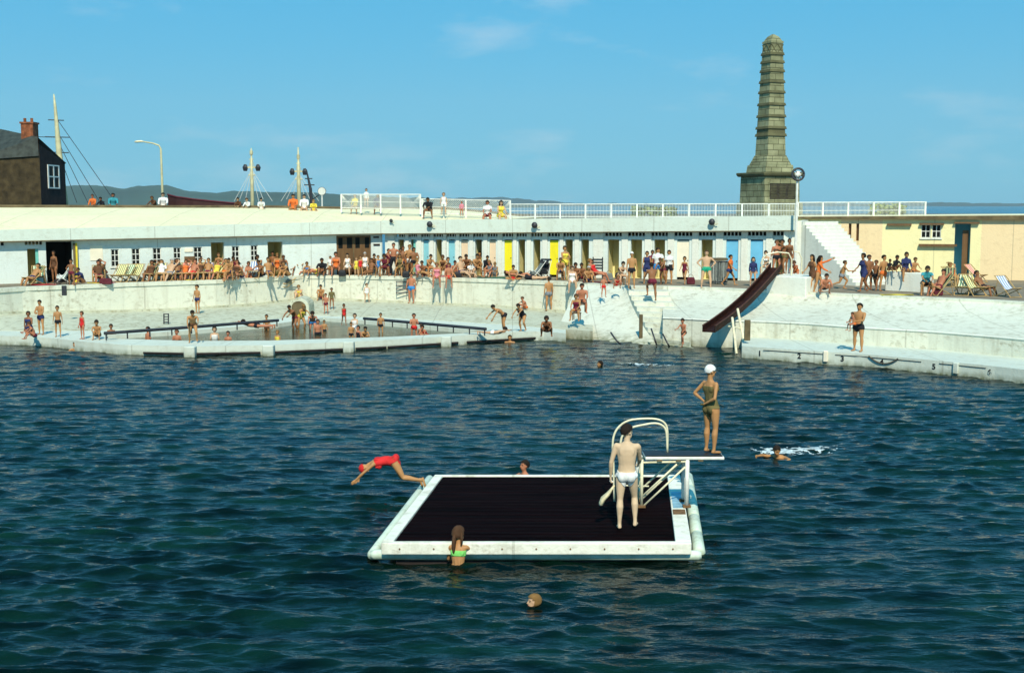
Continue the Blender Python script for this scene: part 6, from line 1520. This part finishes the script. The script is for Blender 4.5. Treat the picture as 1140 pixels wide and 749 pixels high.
# people seated on and behind the roof ridge
for (x,y,dist,pose,H,face,sex,sk,wear,hair,lab) in (
 (104,227,72,'sit_bench',1.6,180,'m','r','Jo','sb','leftmost person in rust jumper seated on the wall by the leaning mast'),
 (115,228,72,'sit_lean',1.5,170,'f','r','Jb','sd','person in black jumper second from left seated on the wall'),
 (126,226.5,72,'sit_bench',1.65,200,'m','r','Jt','sd','person in teal jumper third from left seated on the wall'),
 (182,226.5,72,'sit_bench',1.7,190,'m','p','Jw','sd','dark haired person in white jumper seated below the street lamp'),
 (173,227,72,'sit_lean',1.5,160,'f','t','Jk','bb','person in brown seated just left of the street lamp foot'),
 (266,228.5,72,'sit_lean',1.5,180,'f','p','Jk','bd','person in brown seated left of the first boat mast'),
 (277,229,72,'sit_lean',1.5,170,'f','p','Jw','bb','person in white seated below the first boat mast'),
 (291,229,72,'sit_lean',1.5,190,'m','p','Jw','sd','person in white seated right of the first boat mast'),
 (327,228.5,72,'sit_bench',1.75,180,'m','t','Jo','sd','person in orange jumper seated left of the tall pale mast'),
 (339,228.5,72,'sit_bench',1.7,185,'m','p','Jw','sd','person in white jumper seated right of the tall pale mast'),
 (349,230,72,'sit_lean',1.4,190,'f','p','Jy','bf','person in yellow seated left of the round disc'),
 (396,231.5,72.5,'sit_bench',1.5,170,'f','p','Jy','bd','person in yellow seated behind the left mesh fence'),
 (408,231.5,72.5,'stand',1.1,190,'f','p','Jw','bb','person in white behind the middle of the left mesh fence'),
 (421,231.5,72.5,'sit_bench',1.5,180,'m','b','Jn','sd','person in navy seated behind the left mesh fence'),
 (478,235.5,69.8,'sit_lean',1.6,170,'m','b','Jb','sd','person in black seated at the left end of middle fence'),
 (494,239,69.6,'stand',1.2,180,'f','p','Dw','bf','child in long white dress standing at the middle fence'),
 (514,240.5,69.6,'stand',.8,180,'m','r','Jp','sf','tiny child in pink standing at the middle fence'),
 (543,241.5,68.5,'sit_bench',1.7,175,'f','r','HwSm','bd','person in white top and maroon skirt seated before the middle fence'),
 (557,242,68.5,'sit_bench',1.75,200,'f','p','Dy','ld','person in yellow dress seated at the right of middle fence'),
):
    p = D(x,y,dist)
    if x < 380: p = D(x,y,73.5); p.z -= .28
    w = tuple((FN[wear[i]], FEW[wear[i+1]]) for i in range(0, len(wear), 2))
    con = 'seat' if pose.startswith('sit') else 'feet'
    person(p, pose, H, face, sex, SN[sk], w, (HN[hair[0]], HC[hair[1]]), lab, GP, contact=con)
# people at the head of the slide
for (x,y,dz,pose,H,face,sex,sk,wear,hair,lab) in (
 (853,305.5,0,'sit_bench',1.5,150,'f','p','RwAw','bd','person in white bikini at the left side of the slide head'),
 (864,305,0,'stand2',1.55,190,'m','r','Tb','sb','person in black trunks standing on the block by the slide rails'),
 (872,305,0,'reach',1.6,120,'m','b','TO','sd','person in olive trunks leaning on the slide rails'),
 (878,305,0,'stand',1.62,170,'f','b','1k','bd','tallest person on the block nearest the lamp pole'),
):
    p = P(x,y,zb); w = tuple((FN[wear[i]], FEW[wear[i+1]]) for i in range(0, len(wear), 2)); p.z = zb+(.3 if pose=='sit_bench' else 0)
    person(p, pose, H, face, sex, SN[sk], w, (HN[hair[0]], HC[hair[1]]), lab, GT, contact='seat' if pose=='sit_bench' else 'feet')
# seated on the bench wall at the right
bw = zat(P(985,324,ZT),303)
for (x,pose,H,face,wear,hair,sk,lab) in ((990.5,'sit_knees',1.0,180,'Jb','sd','b','leftmost small dark clothed child on the white bench wall'),(997,'sit_knees',1.3,190,'Jb','sd','b','second dark clothed person on the white bench wall'),(1009,'sit_bench',1.7,175,'Jn','bd','t','person in navy jumper seated on the right part of the bench wall'),(1018.5,'sit_bench',1.2,190,'To','sb','t','bare chested child seated between two adults on the bench wall')):
    q = P(x,325,ZT); person(Vector((q.x,q.y+.25,bw+.03 if pose!='sit_bench' else bw+.02)), pose, H, face, 'f' if 'J' in wear else 'm', SN[sk], ((FN[wear[0]],FEW[wear[1]]),), (HN[hair[0]],HC[hair[1]]), lab, GT, contact='seat' if pose=='sit_bench' else 'feet')
# deckchairs with people in them along the pavilion
inchair(34,318,150,'st_dark','dark striped deckchair at the far left end of the terrace',1.6,'m','t','Tn','sd','person reclining in the deckchair at the far left end of terrace')
deckchair(43,316,200,'st_green','empty green striped deckchair beside the narrow teal door')
inchair(107,316,200,'st_dark','dark grey deckchair below the pale cream wall panel',1.75,'m','r','TmHk','sd','person in brown shirt in the dark deckchair below cream wall panel','recline2')
deckchair(133,314.3,170,'st_yellow','empty yellow striped deckchair below the first pavilion window')
deckchair(141,314,165,'st_green','empty green striped deckchair between first and second pavilion windows')
deckchair(151,313.7,170,'st_yellow','empty yellow striped deckchair below the second pavilion window')
L_ = [(165,313.6,'st_dark','1k','bd','b','f','second and third pavilion windows','brown swimsuit'),(177,313.2,'st_yellow','Hw','bb','t','f','third pavilion window','white shirt'),(187,313,'st_blue','TG','sg','p','m','third and fourth windows','grey trunks'),
 (195.5,312.8,'st_green','Tb','sd','b','m','fourth pavilion window','black trunks'),(204,312.6,'st_red','1o','bb','r','f','leaning brown timber board','orange swimsuit'),(213,312.4,'st_red','Tr','sb','r','m','right edge of timber board','red trunks'),
 (221,312.2,'st_dark','1k','bb','t','f','fifth pavilion window','brown swimsuit'),(229.5,312,'st_purple','Tm','sd','t','m','left jamb of first doorway','maroon trunks'),(239,311.8,'st_yellow','1y','bf','r','f','first tall pavilion doorway','yellow swimsuit'),(248,311.6,'st_dark','To','sb','t','m','right jamb of first doorway','orange trunks')]
for i,(x,y,sp_,wear,hair,sk,sex,wh,wn_) in enumerate(L_):
    inchair(x,y,(175,190,165,200,180,170,195,185,160,175)[i],sp_,'deckchair standing before the '+wh,1.6+.05*(i%4),sex,sk,wear,hair,'person in '+wn_+' reclining before the '+wh,'recline' if i%2 else 'recline2')
deckchair(283,309.5,185,'st_blue','empty blue striped deckchair under the last small pavilion window')
# right hand deckchairs
deckchair(1056,319,160,'st_dark','upright dark striped deckchair before the small barred window')
inchair(1064,318,200,'st_yellow','yellow striped deckchair before the blue porch',1.65,'f','t','1o','bf','fair haired person reclining before the light blue porch','recline2')
deckchair(1086,314,215,'st_red','red canvas deckchair standing near the pink end wall')
inchair(1050,329.5,120,'st_dark','deckchair with sunburnt occupant at the right terrace edge',1.7,'m','r','Tm','sd','sunburnt person with dark cap of hair reclining at the right edge','recline2')
person(P(1031,328.5,ZT)+Vector((0,.1,.42)), 'sit_lean', 1.75, 170, 'f', 'tan', (('shirt','c_teal'),('shorts','c_black')), ('bob','h_dark'), 'person in teal shirt and black shorts sitting forward left of deckchairs', GT, contact='seat')
st_ = empty('stool', P(1031,328.5,ZT)+Vector((0,.1,0)), 0, 'stool under the teal shirted person at right', 'stool', 'low stools on the terrace')
a = MB(); a.box((0,0,.38),(.36,.34,.04)); a.build('seat', M['brown'], st_)
for sx in (-1,1):
    for sy in (-1,1): a = MB(); a.box((sx*.15,sy*.14,.18),(.035,.035,.36)); a.build('leg', M['brown'], st_)
deckchair(1072,328.5,150,'st_green','green striped deckchair with its side to camera right of the sunburnt person')
inchair(1097,329.5,215,'st_purple','purple and white striped deckchair at the far right of the terrace',1.6,'m','b','Tb','sd','person seen low in the purple striped deckchair at far right')
deckchair(1122,330.5,200,'st_blue','blue striped deckchair beyond the purple one at far right')
deckchair(1084,329,190,'st_yellow','yellow striped deckchair between green and purple ones at right')
# striped towel held up
q0 = D(335.5,276,P(331,304.5,ZT).y-.1); q1 = D(351,288,q0.y); a = MB(); rows = []
for i in range(9):
    t = i/8; rows.append([Vector((q0.x+(q1.x-q0.x)*s, q0.y+.06*math.sin(s*9)*t, q0.z+(q1.z-q0.z)*t+.05*math.sin(s*3.1))) for s in np.linspace(0,1,14)])
rows_b = [[v+Vector((0,.02,0)) for v in r_] for r_ in rows]; skin(a, rows); skin(a, rows_b)
M['st_towel'] = striped('banded_towel', (.06,.18,.35), (.55,.68,.7), 3.2, 2)
tag(a.build('striped_towel', M['st_towel'], None, True, fix=False), 'blue and white banded towel held up against the pavilion wall', 'towel')
# towels and mats on the ground
def towel(x, y, w, d_, m, label, rz=0, z=ZT):
    p = P(x,y,z); pe = P(x, float(np.interp(x,[q[0] for q in TL],[q[1] for q in TL])), ZT); p.y = max(p.y, pe.y+d_/2+.2+w*.2); p.z += .03; a = MB(); rows = [[Vector((w*(s-.5), d_*(t-.5), .02+.012*math.sin(9*s+3*t)*math.cos(7*t))) for s in np.linspace(0,1,12)] for t in np.linspace(0,1,8)]
    skin(a, rows); skin(a, [[v-Vector((0,0,.018)) for v in r_] for r_ in rows]); o = a.build('towel', M[m], None, True, fix=False); o.location = p; o.rotation_euler = (0,0,R(rz)); tag(o, label, 'towel', 'towels spread on the terrace')
towel(101,317.5,1.0,.6,'yellow','yellow towel spread below the cream wall panel',10); towel(110,317.3,.9,.6,'pink_cloth','pink towel beside the yellow one at left')
towel(554,311.5,2.2,.8,'green_cloth','long dark green mat at the terrace edge below the peach door'); towel(204,314,.8,.5,'yellow','small yellow towel at the terrace edge below the timber board')
towel(1008,331.5,1.4,.5,'yellow','bright yellow towel at the right terrace edge'); towel(352,308,1.3,.6,'red_cloth','red towel under the person lying left of the brown doors')
towel(664,315,1.4,.7,'maroon','maroon mat under the reclining person at the buttress head'); towel(48,317.8,1.4,.7,'red_cloth','dark red mat by the narrow teal door')
towel(492,310,1.6,.5,'pink_cloth','pale pink towel hung at the edge between the dangling legs')
# folded deckchair hanging over the wall
fd_ = empty('folded_deckchair', P(312,308,ZT)+Vector((0,-.15,-.05)), 0, 'folded deckchair frame lying over the wall edge under the right doorway', 'deckchair')
a = MB()
for dz,k in ((0,1),(.18,.9)): a.tube([(-.8*k,0,.05-dz*.3),(-.3,-.1,-.25-dz),(.4,-.1,-.32-dz),(.9*k,0,.0-dz)], .03, 6)
a.build('frame', M['wood'], fd_); a = MB(); a.box((0,.02,-.18),(1.3,.04,.22)); bevel(a.build('canvas', M['grey_cloth'], fd_), .01)
# litter bins of upright slats
def bin_(x, y, label, w=.62, h=1.25):
    p = P(x,y,ZT); r = empty('litter_bin', p, 0, label, 'litter bin', 'slatted bins before the cabins')
    n_ = 16
    a = MB()
    for i in range(n_):
        t = 2*math.pi*i/n_; a.box((w/2*math.cos(t), w/2*math.sin(t), h*.47),(.07,.03,h*.86), t+math.pi/2)
    a.build('slats', M['grey_cloth'], r); a = MB()
    for z in (.12,h*.88): a.tube([(w/2*1.08*math.cos(t), w/2*1.08*math.sin(t), z) for t in np.linspace(0,2*math.pi,20)],.022,6)
    a.build('hoops', M['dark_metal'], r); a = MB(); a.tube([(0,0,h*.93),(0,0,h),(0,0,h+.03)],[w*.56,w*.56,w*.45],18); a.build('lid', M['coping'], r)
bin_(796.5,316,'left of two dark slatted bins beside the green trunks'); bin_(803,315.8,'right of two dark slatted bins beside the first wide blue door',.55)
# slatted notice at x 660-672 and dark box
a = MB(); f = FC; u0,u1 = f.u(660.5), f.u(672); 
for k in range(4): f.box(a, u0,u1,-.12,-.075, f.z(666,288+3.2*k)-.05, f.z(666,288+3.2*k))
f.box(a,u0,u0+.05,-.16,-.121,ZT,f.z(666,286)); f.box(a,u1-.05,u1,-.16,-.121,ZT,f.z(666,286))
tag(a.build('slatted_rack', M['dark_metal']), 'dark slatted rack against the wide white pier between cabins', 'rack')
# pushchairs and bags
def pushchair(x, y, face, body_m, label, hood=False, s=1.0):
    r = empty('pushchair', P(x,y,ZT), R(face), label, 'pushchair'); 
    for sx in (-1,1):
        for yy in (-.28,.28):
            a = MB(); a.tube([(sx*.26+ .0,yy+.13*math.cos(t),.14+.13*math.sin(t)) for t in np.linspace(0,6.283,14)],.018,6); a.tube([(sx*.26,yy,.14-.12),(sx*.26,yy,.14+.12)],.007,4); a.tube([(sx*.26,yy-.12,.14),(sx*.26,yy+.12,.14)],.007,4); a.build('wheel', M['dark_metal'], r)
    a = MB()
    for sx in (-1,1): a.tube([(sx*.24,.28,.14),(sx*.24,-.1,.55),(sx*.24,-.45,1.0)],.015,6); a.tube([(sx*.24,-.28,.14),(sx*.24,.25,.52)],.015,6)
    a.tube([(-.24,-.45,1.0),(.24,-.45,1.0)],.02,6); a.build('frame', M['white_metal'], r)
    a = MB(); a.loft([[(-.2,.3,.45),(.2,.3,.45),(.2,.3,.30),(-.2,.3,.30)],[(-.22,-.05,.48),(.22,-.05,.48),(.22,-.05,.28),(-.22,-.05,.28)],[(-.22,-.3,.9),(.22,-.3,.9),(.22,-.24,.6),(-.22,-.24,.6)]]); bevel(a.build('seat', M[body_m], r), .03)
    if hood:
        a = MB(); rows = [[Vector((x_,-.28+.34*math.sin(t)*1.0,.80+.30*math.cos(t))) for x_ in (-.24,-.08,.08,.24)] for t in np.linspace(-.9,1.5,8)]; skin(a, rows); skin(a, [[v-Vector((0,.0,.015)) for v in q] for q in rows]); a.build('hood', M['black'], r, True, fix=False)
    return r
pushchair(71,317,100,'white_blue','pale pushchair with spoked wheels before the wide dark opening')
pushchair(606,311.5,160,'black','black hooded pushchair below the open cabins',True); pushchair(597,311.8,110,'grey_cloth','low grey pushchair among the bags left of the hooded one')
def bag(x, y, m, label, w=.4, h=.35, z=ZT):
    r = empty('beach_bag', P(x,y,z), 0, label, 'bag'); a = MB()
    a.loft([[(sx*w*k/2, sy*.12*k, zz) for sx,sy in ((-1,-1),(1,-1),(1,1),(-1,1))] for k,zz in ((.9,0),(1,.05),(1,h*.6),(.8,h))]); bevel(a.build('bag_body', M[m], r), .04, 2)
    a = MB(); a.tube([(w*.3*math.cos(t),0,h-.02+.16*math.sin(t)) for t in np.linspace(0,math.pi,9)],.012,5); a.build('bag_handle', M['brown'], r)
bag(590,312,'black','black beach bag left of the low grey pushchair'); bag(1044,329,'maroon','maroon beach bag by the sunburnt person at right'); bag(769,316.5,'maroon','dark bag on the ground before the ivory door'); bag(118,316.5,'maroon','maroon bundle beside the dark deckchair at left',.6,.3); bag(678,311.5,'grey_cloth','grey bag in front of the widest open cabin'); bag(452,309,'black','black bag between the seated and standing people at first cabins'); bag(510,309.6,'black','black bag below the first peach door'); bag(381,307.5,'black','black bag before the boarded brown doors'); bag(1078,316,'brown','brown bag under the red deckchair',.6,.4)
# white arch recess in the lower wall behind the two stooping people
ax_ = apron(332, 352); cu = empty('culvert', (ax_.x, ax_.y+.2, ZL), 0, 'small rounded culvert hood on the apron behind the two stooping people', 'culvert')
arc = [(-.5,0),(-.5,.55)]+[(-.5*math.cos(t),.55+.42*math.sin(t)) for t in np.linspace(.3,2.84,9)]+[(.5,.55),(.5,0)]
a = MB(); a.loft([[(x_,y_,z_-.1) for x_,z_ in arc] for y_ in (0,1.6)]); bevel(a.build('hood', M['pool_stain'], cu), .03)
a = MB(); a.loft([[(x_*.72,y_,z_*.8-.05) for x_,z_ in arc] for y_ in (-.012,.2)]); a.build('opening', M['coping'], cu)
